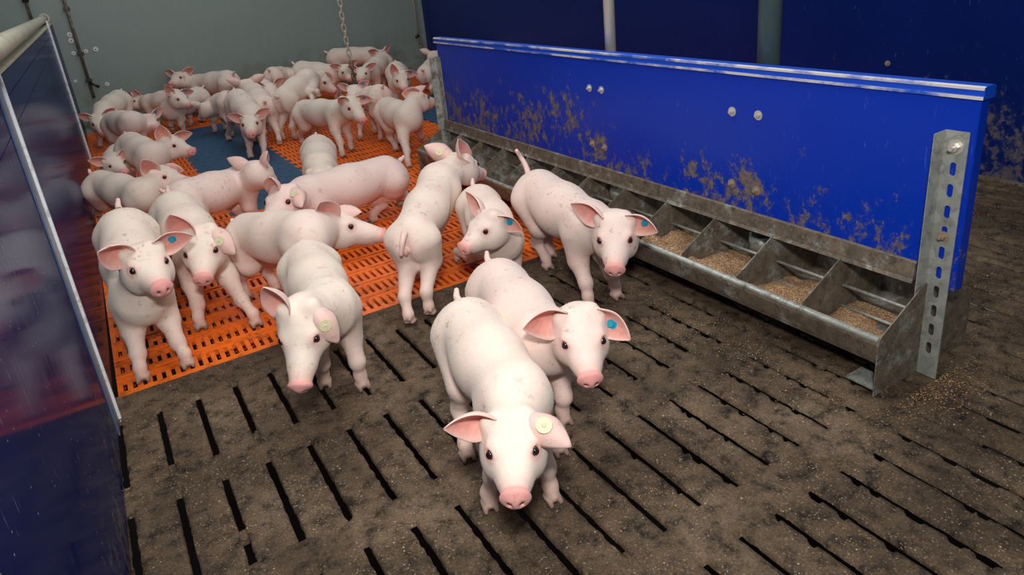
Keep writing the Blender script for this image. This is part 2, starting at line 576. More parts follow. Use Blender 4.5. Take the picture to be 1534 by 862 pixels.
# ------------------------------------------------------------------ walls
YB = 5.1
bm = bmesh.new()
add_box(bm, -1.2, 3.30, YB, YB + 0.05, -0.1, 2.6)
tag(bm_obj('wall_back', bm, M_BACK), kind='structure')
bm = bmesh.new()
add_box(bm, 3.12, 3.16, -2.6, YB, -0.1, 1.1)
o = bm_obj('wall_right', bm, M_RWALL, bevel=0.004)
tag(o, kind='structure')
bm = bmesh.new()
add_box(bm, 3.112, 3.12, -2.6, YB, -0.01, 0.006)
tag(bm_obj('baseboard_right', bm, M_GALVD), kind='structure')
bm = bmesh.new()
add_box(bm, 3.075, 3.12, YB - 0.03, YB, 0.0, 1.6)
tag(bm_obj('trim_1', bm, M_BACK), kind='structure')
# bolt in the right wall
bm = bmesh.new()
add_disc(bm, (3.12, -0.021, 0.446), (-1, 0, 0), 0.013, 0.003)
add_disc(bm, (3.117, -0.021, 0.446), (-1, 0, 0), 0.008, 0.007, 6)
tag(bm_obj('wall_bolt', bm, M_RUST), 'rusty hexagon bolt in the dark blue wall behind the feeder', 'bolt')

# left wall: pen partition of plastic planks, slightly out of square
LW = empty('pen_partition', (-0.2, 0.0, 0.0))
LW.rotation_euler = (0, 0, -math.atan(0.0096))
tag(LW, 'glossy dark blue plank partition along the left edge under the cream pipe', 'partition')
def lw_board(name, y0, y1, parent):
    b_ = bmesh.new()
    z = 0.0
    hs = [0.018, 0.80, 0.865, 0.915]
    for za, zb in zip(hs[:-1], hs[1:]):
        add_prism(b_, [(0.0, za + 0.0012), (0.0, zb - 0.0012), (-0.003, zb - 0.0002), (-0.035, zb), (-0.035, za), (-0.003, za + 0.0002)], 'y', y0, y1)
    return bm_obj(name, b_, M_LWALL, parent)
lw_board('plank_board', -2.3, -0.07, LW)
lw_board('plank_board', -0.06, 3.86, LW)
lw_board('plank_board', 3.90, 5.05, LW)
# profile strips
bm = bmesh.new()
add_box(bm, -0.001, 0.010, 0.005, 0.022, 0.0, 0.93)
bm_obj('joint_strip', bm, M_ALUB, LW, bevel=0.0015)
bm = bmesh.new()
add_box(bm, -0.001, 0.0035, -0.080, 0.004, 0.0, 0.93)
bm_obj('joint_flange', bm, M_FLANGE, LW, bevel=0.001)
bm = bmesh.new()
add_box(bm, -0.001, 0.012, 3.862, 3.895, 0.0, 0.965)
bm_obj('end_strip', bm, M_ALUB, LW, bevel=0.0015)
bm = bmesh.new()
add_box(bm, -0.034, 0.0015, -2.3, 5.05, 0.916, 0.926)
bm_obj('top_rail', bm, M_PIPE, LW, bevel=0.002)
# pipe along the top
bm = bmesh.new()
pp = [(-0.195, y, 0.975 - 0.002 * y) for y in np.linspace(-1.2, YB - 0.02, 14)]
add_tube(bm, pp, 0.026, 18)
add_tube(bm, [(-0.195, YB - 0.03, 0.965), (-0.195, YB, 0.965)], 0.04, 18)
tag(bm_obj('water_pipe', bm, M_PIPE), 'thick cream pipe running along the top of the left partition to the wall', 'pipe')

def wall_pipe(x, z0, z1, rad, mat_, label, y=YB - 0.02, grp=None):
    t = empty('wall_pipe', (x, y, z0))
    tag(t, label, 'pipe', grp)
    b_ = bmesh.new(); add_tube(b_, [(0, 0, 0), (0, 0, z1 - z0)], rad, 12); bm_obj('tube', b_, mat_, t)
    return t
wp = wall_pipe(-0.02, 0.29, 1.6, 0.0125, M_GALVD, 'thin grey vertical pipe on the back wall near the left corner with a drinker lever')
for zc in (0.44, 0.66, 1.02):
    b_ = bmesh.new(); add_box(b_, -0.024, 0.024, -0.012, 0.02, zc - 0.29 - 0.012, zc - 0.29 + 0.012); bm_obj('clamp', b_, M_BLACK, wp, bevel=0.003)
b_ = bmesh.new(); add_tube(b_, [(0, -0.012, 0.13), (0.03, -0.03, 0.11), (0.062, -0.035, 0.085)], [0.013, 0.010, 0.012], 10); bm_obj('lever', b_, M_BLACK, wp)
wp = wall_pipe(-0.282, 0.90, 1.6, 0.0125, M_GALVD, 'short thin vertical pipe reaching down behind the cream pipe at top left')
b_ = bmesh.new(); add_tube(b_, [(0, 0, 0.2), (0, 0, 0.27)], 0.024, 12); bm_obj('coupling', b_, M_BLACK, wp)
wp = wall_pipe(3.038, 0.32, 1.6, 0.0105, M_STEEL, 'thin bright vertical pipe at the right end of the back wall beside the blue wall')
b_ = bmesh.new(); add_tube(b_, [(0, 0, 0.08), (-0.035, -0.02, 0.07)], [0.018, 0.012], 10); bm_obj('valve', b_, M_BLACK, wp)
b_ = bmesh.new(); add_tube(b_, [(0.0, 0, -0.01), (0.02, -0.01, -0.05), (0.035, -0.015, -0.085)], [0.008, 0.011, 0.008], 10); bm_obj('nozzle', b_, M_GALVD, wp)

# white washers and screws on the back wall
for (x, z, r, lab) in (
    (-0.055, 0.818, 0.018, 'white washer on the back wall beside the thin pipe, upper of the pair'),
    (-0.058, 0.770, 0.018, 'white washer on the back wall beside the thin pipe, lower of the pair'),
    (-0.069, 0.668, 0.014, 'small white cap just left of the thin pipe on the back wall'),
    (0.024, 0.672, 0.014, 'small white cap just right of the thin pipe on the back wall'),
    (0.098, 0.677, 0.017, 'white cap standing alone farther right of the thin pipe'),
    (0.105, 0.382, 0.015, 'white cap low on the back wall beside the drinker lever'),
    (-0.118, 0.444, 0.011, 'tiny white screw cap low in the left corner of the back wall')):
    bm = bmesh.new()
    add_disc(bm, (x, YB, z), (0, -1, 0), r * 1.25, 0.006, 18, r * 1.05)
    add_disc(bm, (x, YB - 0.006, z), (0, -1, 0), r * 0.35, 0.002, 12, mi=1)
    tag(bm_obj('screw_cover', bm, [M_WHITE, M_GALVD]), lab, 'screw cover', 'white caps on the back wall')

# two upright pipes behind the feeder board
t = empty('upright_pipe', (1.635, 0.13, 0.0)); tag(t, 'slim bright metal pipe rising behind the middle of the blue feeder', 'pipe')
b_ = bmesh.new(); add_tube(b_, [(0, 0, 0.17), (0, 0, 1.9)], 0.0205, 20); bm_obj('tube', b_, M_STEEL, t)
b_ = bmesh.new(); add_tube(b_, [(0, 0, 0.13), (0, 0, 0.18)], 0.027, 20); bm_obj('collar', b_, M_GALV, t)
t = empty('upright_pipe', (1.642, -0.575, 0.0)); tag(t, 'thick dark grey green pipe rising behind the right half of the blue feeder', 'pipe')
b_ = bmesh.new(); add_tube(b_, [(0, 0, 0.17), (0, 0, 1.9)], 0.0325, 24); bm_obj('tube', b_, M_GREYPIPE, t)
b_ = bmesh.new(); add_tube(b_, [(0, 0, 0.13), (0, 0, 0.18)], 0.040, 24); bm_obj('collar', b_, M_GALV, t)

# hanging chain: toy chain in front of the back wall
ch = empty('hanging_chain', (1.62, 3.1, 0.2))
tag(ch, 'pale steel chain hanging from above in front of the back wall among the rear piglets', 'chain')
ln = 0.050
k = 0
z = 0.0
while z < 1.75:
    b_ = bmesh.new()
    pts = []
    for q in range(16):
        a = 2 * math.pi * q / 16
        px = 0.0135 * math.cos(a)
        pz = 0.0135 * math.sin(a) + (0.0145 if math.sin(a) > 0 else -0.0145)
        wob = 0.004 * math.sin(z * 9)
        pts.append((px + wob, 0, pz) if k % 2 == 0 else (wob, px, pz))
    add_tube(b_, pts, 0.0048, 8, closed=True)
    c_ = bm_obj('link', b_, M_PIPE if z > 0.28 else M_GALVD, ch)
    c_.location = (0, 0, z)
    z += 0.0425
    k += 1

# ------------------------------------------------------------------ the double sided feeder
FD = empty('trough_feeder', (0, 0, 0))
tag(FD, 'long double trough feeder of galvanised steel with a tall blue board', 'feeder')
Y0, Y1 = -1.138, 1.472
NC = 12
SP = (Y1 - Y0) / NC
bm = bmesh.new()
add_box(bm, 1.55, 1.585, -1.200, 1.45, 0.240, 0.690)
board = bm_obj('board', bm, M_PANEL, FD, bevel=0.003)
M_CAP, nt, b = new_mat('worn_blue_cap')
v = coords(nt, (1, 0.35, 1))
c = mix(nt, noise(nt, v, 3), (0.000, 0.05, 0.50), (0.01, 0.09, 0.62))
nt.links.new(c, b.inputs['Base Color']); b.inputs['Roughness'].default_value = 0.3
M_WORN, nt, b = new_mat('worn_cap_edge')
v = coords(nt, (1, 0.5, 1))
f = maprange(nt, noise(nt, v, 9, 6, 0.7), 0.40, 0.55)
c = mix(nt, f, (0.02, 0.10, 0.55), (0.62, 0.60, 0.62))
nt.links.new(c, b.inputs['Base Color']); b.inputs['Roughness'].default_value = 0.35
bm = bmesh.new()
prof = [(1.544, 0.690), (1.544, 0.6975), (1.548, 0.699), (1.548, 0.7085), (1.545, 0.710), (1.545, 0.7155), (1.552, 0.718), (1.583, 0.718), (1.590, 0.7155), (1.590, 0.690)]
A = [bm.verts.new((p[0], -1.205, p[1])) for p in prof]
NS = 40
rings = [A]
for s in range(1, NS + 1):
    rings.append([bm.verts.new((p[0], -1.205 + (1.47 + 1.205) * s / NS, p[1])) for p in prof])
for s in range(NS):
    for i in range(len(prof)):
        j = (i + 1) % len(prof)
        f_ = bm.faces.new((rings[s][i], rings[s + 1][i], rings[s + 1][j], rings[s][j]))
        f_.material_index = 1 if i in (0, 4, 5) else 0
bm.faces.new(rings[0]); bm.faces.new(rings[-1][::-1])
bm_obj('board_cap', bm, [M_CAP, M_WORN], board)

def bolt(parent, p, ax=(-1, 0, 0), r=0.0122, mat_=None, name='bolt', length=0.006):
    b_ = bmesh.new()
    a = Vector(ax).normalized()
    p = Vector(p)
    add_disc(b_, p, a, r * 1.15, 0.0018, 20)
    add_disc(b_, p + a * 0.0018, a, r * 0.72, length, 6, r * 0.66)
    add_disc(b_, p + a * (0.0018 + length), a, r * 0.36, 0.003 + length * 0.5, 10)
    return bm_obj(name, b_, mat_ or M_GALVC, parent)
for (y, z) in ((0.158, 0.583), (0.087, 0.583), (-0.528, 0.581), (-0.623, 0.582)):
    bolt(board, (1.55, y, z), mat_=M_STEEL)
for (y, z) in ((0.157, 0.371), (0.083, 0.368), (-0.531, 0.361), (-0.624, 0.359)):
    bolt(board, (1.55, y, z), mat_=M_RUST)
# steel beam under the board
bm = bmesh.new()
prof = [(1.541, 0.288), (1.549, 0.291), (1.549, 0.245), (1.541, 0.243), (1.535, 0.236), (1.531, 0.238), (1.537, 0.247)]
add_prism(bm, prof, 'y', -1.110, 1.455)
bm_obj('beam', bm, M_GALVD, FD)
bm = bmesh.new()
add_prism(bm, [(1.591, 0.291), (1.597, 0.288), (1.597, 0.243), (1.591, 0.245)], 'y', -1.110, 1.455)
bm_obj('beam', bm, M_GALVD, FD)
# one wide trough under the board, open on both sides
CX = 1.567
def mir(pts):
    return pts + [(2 * CX - p[0], p[1]) for p in pts[::-1]]
inner = [(1.372, 0.150), (1.380, 0.154), (1.384, 0.146), (1.402, 0.086)]
outer = [(1.398, 0.080), (1.386, 0.082), (1.381, 0.096), (1.371, 0.138)]
b_ = bmesh.new()
out = mir(inner) + mir(outer[::-1])[::-1][0:0]
prof_up = inner + [(2 * CX - p[0], p[1]) for p in inner[::-1]]
prof_dn = outer[::-1] + [(2 * CX - p[0], p[1]) for p in outer]
add_prism(b_, prof_up + prof_dn[::-1], 'y', Y0, Y1)
bm_obj('trough', b_, M_GALVD, FD)
for sx in (1, -1):
    X = (lambda x: x) if sx > 0 else (lambda x: 2 * CX - x)
    b_ = bmesh.new()
    add_tube(b_, [(X(1.379), Y0 + 0.0005, 0.150), (X(1.379), Y1 - 0.0005, 0.150)], 0.0095, 14)
    bm_obj('rolled_lip', b_, M_GALVL, FD)
for (ya, yb) in ((Y0 - 0.003, Y0), (Y1, Y1 + 0.003)):
    b_ = bmesh.new()
    pl = mir([(1.372, 0.0), (1.370, 0.140), (1.376, 0.158), (1.390, 0.166), (1.534, 0.245)])
    add_prism(b_, pl, 'y', ya, yb)
    bm_obj('end_plate', b_, M_GALVD, FD)
for k in range(1, NC):
    y = Y0 + k * SP
    b_ = bmesh.new()
    pl = mir([(1.402, 0.086), (1.384, 0.150), (1.388, 0.164), (1.534, 0.246)])
    add_prism(b_, pl, 'y', y - 0.0014, y + 0.0014)
    bm_obj('divider', b_, M_GALVD, FD)
for k in range(NC):
    y = Y0 + k * SP
    for zz in (0.159, 0.098):
        b_ = bmesh.new()
        add_tube(b_, [(1.552, y + 0.001, zz), (1.552, y + SP - 0.001, zz)], 0.0046, 8)
        bm_obj('crossbar', b_, M_GALVC if k < 3 else M_GALVL, FD)
# slotted angle posts
def slotted_post(yc, z_top, parent, y_fl, mat_, slots=True, holes=10):
    b_ = bmesh.new()
    xf = 1.5475
    ya, yb = yc - 0.0255, yc + 0.0255
    hw, hh = 0.0065, 0.0155
    zs = [0.0] + [0.075 + 0.0505 * k + 0.02525 for k in range(11)]
    zb_prev = 0.0
    cells = []
    for k in range(11):
        c0 = 0.078 + 0.0505 * k
        cells.append((c0 - 0.02525, c0 + 0.02525, c0))
    def quad(pts):
        vs = [b_.verts.new((xf, p[0], p[1])) for p in pts]
        return b_.faces.new(vs)
    quad([(ya, 0), (yb, 0), (yb, cells[0][0]), (ya, cells[0][0])])
    quad([(ya, cells[-1][1]), (yb, cells[-1][1]), (yb, z_top), (ya, z_top)])
    for z0, z1, c0 in cells:
        n = 6
        left = [(yc - hw * math.cos(math.pi * 0.5 * q / n), c0 + (hh - hw) + hw * math.sin(math.pi * 0.5 * q / n)) for q in range(n + 1)]
        # outline of the slot, counter clockwise from the top middle
        top_l = left[::-1]
        bot_l = [(y, 2 * c0 - z) for (y, z) in left]
        halfL = top_l + bot_l
        polyL = [(yc, z1), (ya, z1), (ya, z0), (yc, z0)] + [(p[0], p[1]) for p in halfL[::-1]]
        quad(polyL)
        halfR = [(2 * yc - y, z) for (y, z) in halfL]
        quad([(yc, z0), (yb, z0), (yb, z1), (yc, z1)] + [(p[0], p[1]) for p in halfR])
    bmesh.ops.remove_doubles(b_, verts=b_.verts, dist=1e-5)
    # flange standing out from the board
    vs = [b_.verts.new(p) for p in ((xf, y_fl, 0), (xf, y_fl, z_top), (xf - 0.037, y_fl + 0.004, z_top - 0.004), (xf - 0.037, y_fl + 0.004, 0.0))]
    b_.faces.new(vs)
    bmesh.ops.remove_doubles(b_, verts=b_.verts, dist=1e-4)
    o_ = bm_obj('slotted_post', b_, mat_, parent)
    md = o_.modifiers.new('thick', 'SOLIDIFY'); md.thickness = 0.0025; md.offset = 0
    return o_
po = slotted_post(-1.1625, 0.6185, FD, -1.137, M_GALVC)
bolt(po, (1.546, -1.163, 0.583), r=0.0145, mat_=M_STEEL, length=0.012)
bolt(po, (1.546, -1.162, 0.372), r=0.011, mat_=M_RUST, length=0.009)
po = slotted_post(1.445, 0.6205, FD, 1.4705, M_GALV)
# foot plates of the posts
bm = bmesh.new(); add_box(bm, 1.395, 1.46, -1.128, -1.05, 0.0, 0.004); bm_obj('foot_plate', bm, M_GALV, FD)

# feed lying in the trough compartments
def feed_heap(k, amt):
    y0 = Y0 + k * SP + 0.004
    y1 = Y0 + (k + 1) * SP - 0.004
    nx, ny = 22, 30
    X = np.linspace(0, 1, nx)[:, None] * np.ones((1, ny))
    Yg = np.ones((nx, 1)) * np.linspace(y0, y1, ny)[None, :]
    xx = 1.392 + 0.22 * X
    base = np.where(xx < 1.402, 0.086 + (1.402 - xx) * 3.3, 0.086)
    n = value_noise((xx + 5, Yg + 5), 0.05, 11 + k) * 0.034 + value_noise((xx + 5, Yg + 5), 0.012, 12 + k) * 0.007
    h = 0.074 + n * amt + 0.026 * amt * np.exp(-((xx - 1.42) / 0.045) ** 2) + 0.010 * amt * (Yg - y0) / SP
    Z = np.where(h > base, h, base - 0.003)
    verts = np.stack([xx, Yg, Z], -1).reshape(-1, 3)
    a = (np.arange(nx - 1)[:, None] * ny + np.arange(ny - 1)[None, :])
    F = np.stack([a, a + ny, a + ny + 1, a + 1], -1).reshape(-1, 4)
    o_ = obj('feed', verts, F.tolist(), M_FEED, smooth=True)
    names = ['nearest', 'second', 'third', 'fourth', 'fifth', 'sixth', 'seventh']
    tag(o_, 'brown feed meal lying in the %s trough compartment counted from the near end' % names[k], 'feed', 'feed heaps in the trough', 'stuff')
for k, a in enumerate((0.75, 0.9, 1.2, 1.35, 1.3, 0.9, 0.7)):
    feed_heap(k, a)
# spilled meal round the post foot
def crumbs():
    V, F = [], []
    rr = random.Random(3)
    for i in range(1500):
        if i < 700:
            a = rr.gauss(0, 0.05); bb = rr.gauss(0, 0.10)
            x, y = 1.50 + bb * 0.9 + 0.03, -1.19 - abs(a) * 0.9 - 0.0
        else:
            x, y = rr.uniform(1.0, 1.4) , rr.uniform(-1.25, 0.2)
            x = 1.36 - abs(rr.gauss(0, 0.10))
        s = rr.uniform(0.0008, 0.0019)
        th = rr.uniform(0, 6.28)
        n0 = len(V)
        z = 0.0005
        l = s * rr.uniform(1, 2.2)
        c_, s_ = math.cos(th), math.sin(th)
        for (u, w, zz) in ((l, 0, 0.3), (-l, 0, 0.3), (0, s, 0.2), (0, -s, 0.2), (0, 0, 1.2), (0, 0, -0.6)):
            V.append((x + u * c_ - w * s_, y + u * s_ + w * c_, z + zz * s))
        for f_ in ((0, 2, 4), (2, 1, 4), (1, 3, 4), (3, 0, 4), (2, 0, 5), (1, 2, 5), (3, 1, 5), (0, 3, 5)):
            F.append(tuple(n0 + q for q in f_))
    o_ = obj('feed_crumbs', V, F, M_FEED)
    tag(o_, 'brown feed crumbs spilled on the concrete along the trough and around its end post', 'feed crumbs', kind='stuff')
crumbs()

# ------------------------------------------------------------------ piglets
def mat_skin():
    m, nt, b = new_mat('piglet_skin')
    at = nt.nodes.new('ShaderNodeAttribute'); at.attribute_name = 'skin_colour'
    v = coords(nt)
    oi = nt.nodes.new('ShaderNodeObjectInfo')
    off = nt.nodes.new('ShaderNodeVectorMath'); off.operation = 'ADD'
    nt.links.new(v, off.inputs[0]); nt.links.new(oi.outputs['Location'], off.inputs[1])
    vv = off.outputs[0]
    blot = maprange(nt, noise(nt, vv, 16, 4, 0.6), 0.35, 0.68, 0.0, 0.30)
    c = mix(nt, blot, at.outputs['Color'], (0.80, 0.50, 0.44), 'MIX')
    # small smears of dirt and scratches
    d = maprange(nt, noise(nt, vv, 46, 5, 0.75), 0.56, 0.66, 0.0, 0.65)
    d2 = maprange(nt, noise(nt, vv, 8, 2, 0.5), 0.46, 0.60)
    at2 = nt.nodes.new('ShaderNodeAttribute'); at2.attribute_name = 'skin_dirt'
    dd = math_n(nt, 'MULTIPLY', d, d2)
    c = mix(nt, dd, c, (0.36, 0.22, 0.13))
    d3 = maprange(nt, noise(nt, vv, 70, 5, 0.8), 0.42, 0.62, 0.25, 1.0)
    c = mix(nt, math_n(nt, 'MULTIPLY', d3, at2.outputs['Fac']), c, (0.17, 0.11, 0.07))
    nt.links.new(c, b.inputs['Base Color'])
    b.inputs['Roughness'].default_value = 0.62
    b.inputs['Specular IOR Level'].default_value = 0.3
    b.inputs['Sheen Weight'].default_value = 0.15
    b.inputs['Sheen Roughness'].default_value = 0.4
    b.inputs['Sheen Tint'].default_value = (1, 0.97, 0.93, 1)
    b.inputs['Subsurface Weight'].default_value = 0.12
    b.inputs['Subsurface Radius'].default_value = (0.012, 0.005, 0.003)
    b.inputs['Subsurface Scale'].default_value = 1.0
    h = mix(nt, 0.4, noise(nt, vv, 70, 4, 0.65), noise(nt, vv, 420, 2, 0.6))
    bump(nt, b, h, 0.5, 0.003)
    return m
M_SKIN = mat_skin()
M_EYE = mat_plain('eye_dark', (0.012, 0.008, 0.007), 0.06, 0.0, 0.8)
M_HAIR = mat_plain('white_bristle', (0.90, 0.84, 0.76), 0.45)
M_TAGY, nt, b = new_mat('cream_tag')
v = coords(nt)
c = mix(nt, maprange(nt, noise(nt, v, 330, 2), 0.52, 0.60, 0, 0.35), (0.72, 0.68, 0.44), (0.30, 0.27, 0.16))
nt.links.new(c, b.inputs['Base Color']); b.inputs['Roughness'].default_value = 0.4
M_TAGB = mat_plain('turquoise_tag', (0.0, 0.33, 0.50), 0.35)

V3 = lambda *a: np.array(a, dtype=np.float64)
def unit(v):
    return v / (np.linalg.norm(v) + 1e-12)

class Shape:
    """smooth union of tapered capsules and ellipsoids, evaluated as a distance field"""
    def __init__(self):
        self.pr = []
    def cone(self, a, b, r1, r2, k=0.02, sub=False):
        self.pr.append(('c', np.array(a), np.array(b), r1, r2, k, sub))
    def ell(self, c, ax, rad, k=0.02, sub=False):
        """ax: 3x3 rows = axes, rad = radii"""
        self.pr.append(('e', np.array(c), np.array(ax), np.array(rad), None, k, sub))
    def bounds(self):
        lo, hi = np.full(3, 1e9), np.full(3, -1e9)
        for p in self.pr:
            if p[6]:
                continue
            if p[0] == 'c':
                for q, r in ((p[1], p[3]), (p[2], p[4])):
                    lo = np.minimum(lo, q - r); hi = np.maximum(hi, q + r)
            else:
                r = p[3].max()
                lo = np.minimum(lo, p[1] - r); hi = np.maximum(hi, p[1] + r)
        return lo, hi
    def ev(self, P):
        P = P.astype(np.float32)
        d = None
        for p in self.pr:
            if p[0] == 'c':
                a, b = p[1].astype(np.float32), p[2].astype(np.float32)
                ab = b - a
                t = np.clip((P - a) @ ab / max(float(ab @ ab), 1e-9), 0, 1)
                q = P - a - t[:, None] * ab
                e = np.sqrt((q * q).sum(1)) - (p[3] + (p[4] - p[3]) * t)
            else:
                q = (P - p[1].astype(np.float32)) @ p[2].T.astype(np.float32)
                r = p[3].astype(np.float32)
                k0 = np.sqrt(((q / r) ** 2).sum(1)); k1 = np.sqrt(((q / (r * r)) ** 2).sum(1)) + 1e-9
                e = k0 * (k0 - 1) / k1
            k = p[5]
            if d is None:
                d = e
            elif p[6]:
                h = np.clip(0.5 - 0.5 * (d + e) / k, 0, 1)
                d = d * (1 - h) - e * h + k * h * (1 - h)
            else:
                h = np.clip(0.5 + 0.5 * (e - d) / k, 0, 1)
                d = e * (1 - h) + d * h - k * h * (1 - h)
        return d
    def mesh(self, h):
        lo, hi = self.bounds()
        lo = lo - 3 * h; hi = hi + 3 * h
        B = 4
        nb = np.ceil((hi - lo) / (h * B)).astype(int)
        n = nb * B
        bc = np.stack(np.meshgrid(*[lo[i] + (np.arange(nb[i]) * B + (B - 1) / 2) * h for i in range(3)], indexing='ij'), -1).reshape(-1, 3)
        dc = self.ev(bc)
        act = np.abs(dc) < h * B * 1.45 + 0.004
        F = np.where(dc > 0, 1.0, -1.0).astype(np.float32)
        F = np.repeat(F[:, None], B ** 3, 1)
        o = np.stack(np.meshgrid(*[np.arange(B) * h] * 3, indexing='ij'), -1).reshape(-1, 3)
        base = bc[act] - (B - 1) / 2 * h
        pts = (base[:, None, :] + o[None]).reshape(-1, 3)
        F[act] = self.ev(pts).reshape(-1, B ** 3)
        F = F.reshape(nb[0], nb[1], nb[2], B, B, B).transpose(0, 3, 1, 4, 2, 5).reshape(n)
        S = F < 0
        c = [S[i:n[0] - 1 + i, j:n[1] - 1 + j, k:n[2] - 1 + k] for i in (0, 1) for j in (0, 1) for k in (0, 1)]
        cnt = sum(x.astype(np.int8) for x in c)
        cells = np.argwhere((cnt > 0) & (cnt < 8))
        idx = np.full(n - 1, -1, dtype=np.int64)
        idx[tuple(cells.T)] = np.arange(len(cells))
        corners = np.array([(i, j, k) for i in (0, 1) for j in (0, 1) for k in (0, 1)])
        val = np.stack([F[tuple((cells + cr).T)] for cr in corners], 1)
        acc = np.zeros((len(cells), 3)); num = np.zeros(len(cells))
        for a in range(8):
            for b in range(a + 1, 8):
                if np.abs(corners[a] - corners[b]).sum() != 1:
                    continue
                m = (val[:, a] < 0) != (val[:, b] < 0)
                t = val[m, a] / (val[m, a] - val[m, b])
                acc[m] += corners[a] + t[:, None] * (corners[b] - corners[a])
                num[m] += 1
        vert = lo + (cells + acc / num[:, None]) * h
        quads = []
        for ax in range(3):
            u, w = (ax + 1) % 3, (ax + 2) % 3
            sl0 = [slice(1, n[i] - 1) for i in range(3)]; sl1 = list(sl0)
            sl0[ax] = slice(0, n[ax] - 1); sl1[ax] = slice(1, n[ax])
            s0, s1 = S[tuple(sl0)], S[tuple(sl1)]
            e = np.argwhere(s0 != s1)
            off = np.array([1, 1, 1]); off[ax] = 0
            g = e + off
            flip = s0[tuple(e.T)]
            du = np.zeros(3, int); du[u] = 1
            dw = np.zeros(3, int); dw[w] = 1
            q = np.stack([idx[tuple((g - du - dw).T)], idx[tuple((g - dw).T)], idx[tuple(g.T)], idx[tuple((g - du).T)]], 1)
            q[~flip] = q[~flip][:, ::-1]
            quads.append(q)
        quads = np.concatenate(quads)
        quads = quads[(quads >= 0).all(1)]
        for it in range(2):
            e = h * 0.5
            d0 = self.ev(vert)
            g = np.stack([self.ev(vert + V3(*(e if i == a else 0 for i in range(3)))) - self.ev(vert - V3(*(e if i == a else 0 for i in range(3)))) for a in range(3)], 1) / (2 * e)
            gn = np.sqrt((g * g).sum(1)) + 1e-6
            st = np.clip(d0 / gn, -h, h)
            vert = vert - (g / gn[:, None]) * st[:, None] * 0.9
        return vert, quads

def sheet_ear(Rt, d, nrm, L, W, cup=1.0, droop=0.0, th=0.0016, na=16, nb=11):
    """leaf shaped cupped ear; returns verts, faces and a mask that is 1 on its inner face"""
    d = unit(d)
    nrm = unit(nrm - d * (nrm @ d))
    s = np.cross(nrm, d)
    mid = np.zeros((na, nb, 3)); 
    for i in range(na):
        a = i / (na - 1)
        if a < 0.38:
            w = 0.62 + 0.38 * math.sin(math.pi / 2 * a / 0.38)
        else:
            w = (1 - ((a - 0.38) / 0.62) ** 1.45) * 0.82 + 0.18 * math.sqrt(max(0.0, 1 - ((a - 0.38) / 0.62) ** 2))
        w = max(w, 0.05) * W
        for j in range(nb):
            b_ = -1 + 2 * j / (nb - 1)
            curl = (1.45 - 0.95 * a) * cup
            off = curl * w * 0.75 * (b_ * b_) - (curl * w * 0.30)
            mid[i, j] = Rt + d * (L * a * (1 - 0.10 * droop * a)) + s * (w * b_ * (1 - 0.22 * curl * abs(b_)) + 0.10 * W * a) + nrm * (off + droop * L * 0.55 * a * a - 0.10 * L * math.sin(math.pi * a))
    # normals of the sheet
    du = np.gradient(mid, axis=0); dv = np.gradient(mid, axis=1)
    N = np.cross(dv, du); N /= (np.linalg.norm(N, axis=2, keepdims=True) + 1e-9)
    if (N.reshape(-1, 3) @ nrm).mean() < 0:
        N = -N
    aa = np.linspace(0, 1, na)[:, None, None]
    bb = np.abs(np.linspace(-1, 1, nb))[None, :, None]
    t = th * (1.6 - 0.9 * aa) * (1.15 - 0.55 * bb ** 3)
    inner = mid + N * t
    outer = mid - N * t
    V = np.concatenate([inner.reshape(-1, 3), outer.reshape(-1, 3)])
    n = na * nb
    F = []
    g = lambda i, j: i * nb + j
    for i in range(na - 1):
        for j in range(nb - 1):
            F.append((g(i, j), g(i + 1, j), g(i + 1, j + 1), g(i, j + 1)))
            F.append((n + g(i, j), n + g(i, j + 1), n + g(i + 1, j + 1), n + g(i + 1, j)))
    for i in range(na - 1):
        F.append((g(i, 0), n + g(i, 0), n + g(i + 1, 0), g(i + 1, 0)))
        F.append((g(i, nb - 1), g(i + 1, nb - 1), n + g(i + 1, nb - 1), n + g(i, nb - 1)))
    for j in range(nb - 1):
        F.append((g(0, j), g(0, j + 1), n + g(0, j + 1), n + g(0, j)))
        F.append((g(na - 1, j), n + g(na - 1, j), n + g(na - 1, j + 1), g(na - 1, j + 1)))
    mask = np.concatenate([np.ones(n), np.zeros(n)])
    edge = np.concatenate([((np.abs(np.linspace(-1, 1, nb))[None, :] ** 3) * np.ones((na, 1))).ravel()] * 2)
    return V, np.array(F), mask, edge, mid, N

def tube_np(pts, rad, n=8):
    pts = np.array(pts); V, F = [], []
    up = None
    for i, p in enumerate(pts):
        t = unit(pts[min(i + 1, len(pts) - 1)] - pts[max(i - 1, 0)])
        if up is None:
            up = unit(np.cross(t, V3(0.3, 0.5, 0.8)))
        up = unit(up - t * (up @ t)); w = np.cross(t, up)
        for k in range(n):
            V.append(p + (up * math.cos(2 * math.pi * k / n) + w * math.sin(2 * math.pi * k / n)) * rad[i])
    for i in range(len(pts) - 1):
        for k in range(n):
            F.append((i * n + k, i * n + (k + 1) % n, (i + 1) * n + (k + 1) % n, (i + 1) * n + k))
    V.append(pts[-1] + unit(pts[-1] - pts[-2]) * rad[-1] * 0.6)
    c = len(V) - 1
    m = (len(pts) - 1) * n
    for k in range(0, n, 2):
        F.append((m + k, m + (k + 1) % n, m + (k + 2) % n, c))
    return np.array(V), np.array(F)

def smooth01(x, a, b):
    t = np.clip((x - a) / (b - a), 0, 1)
    return t * t * (3 - 2 * t)

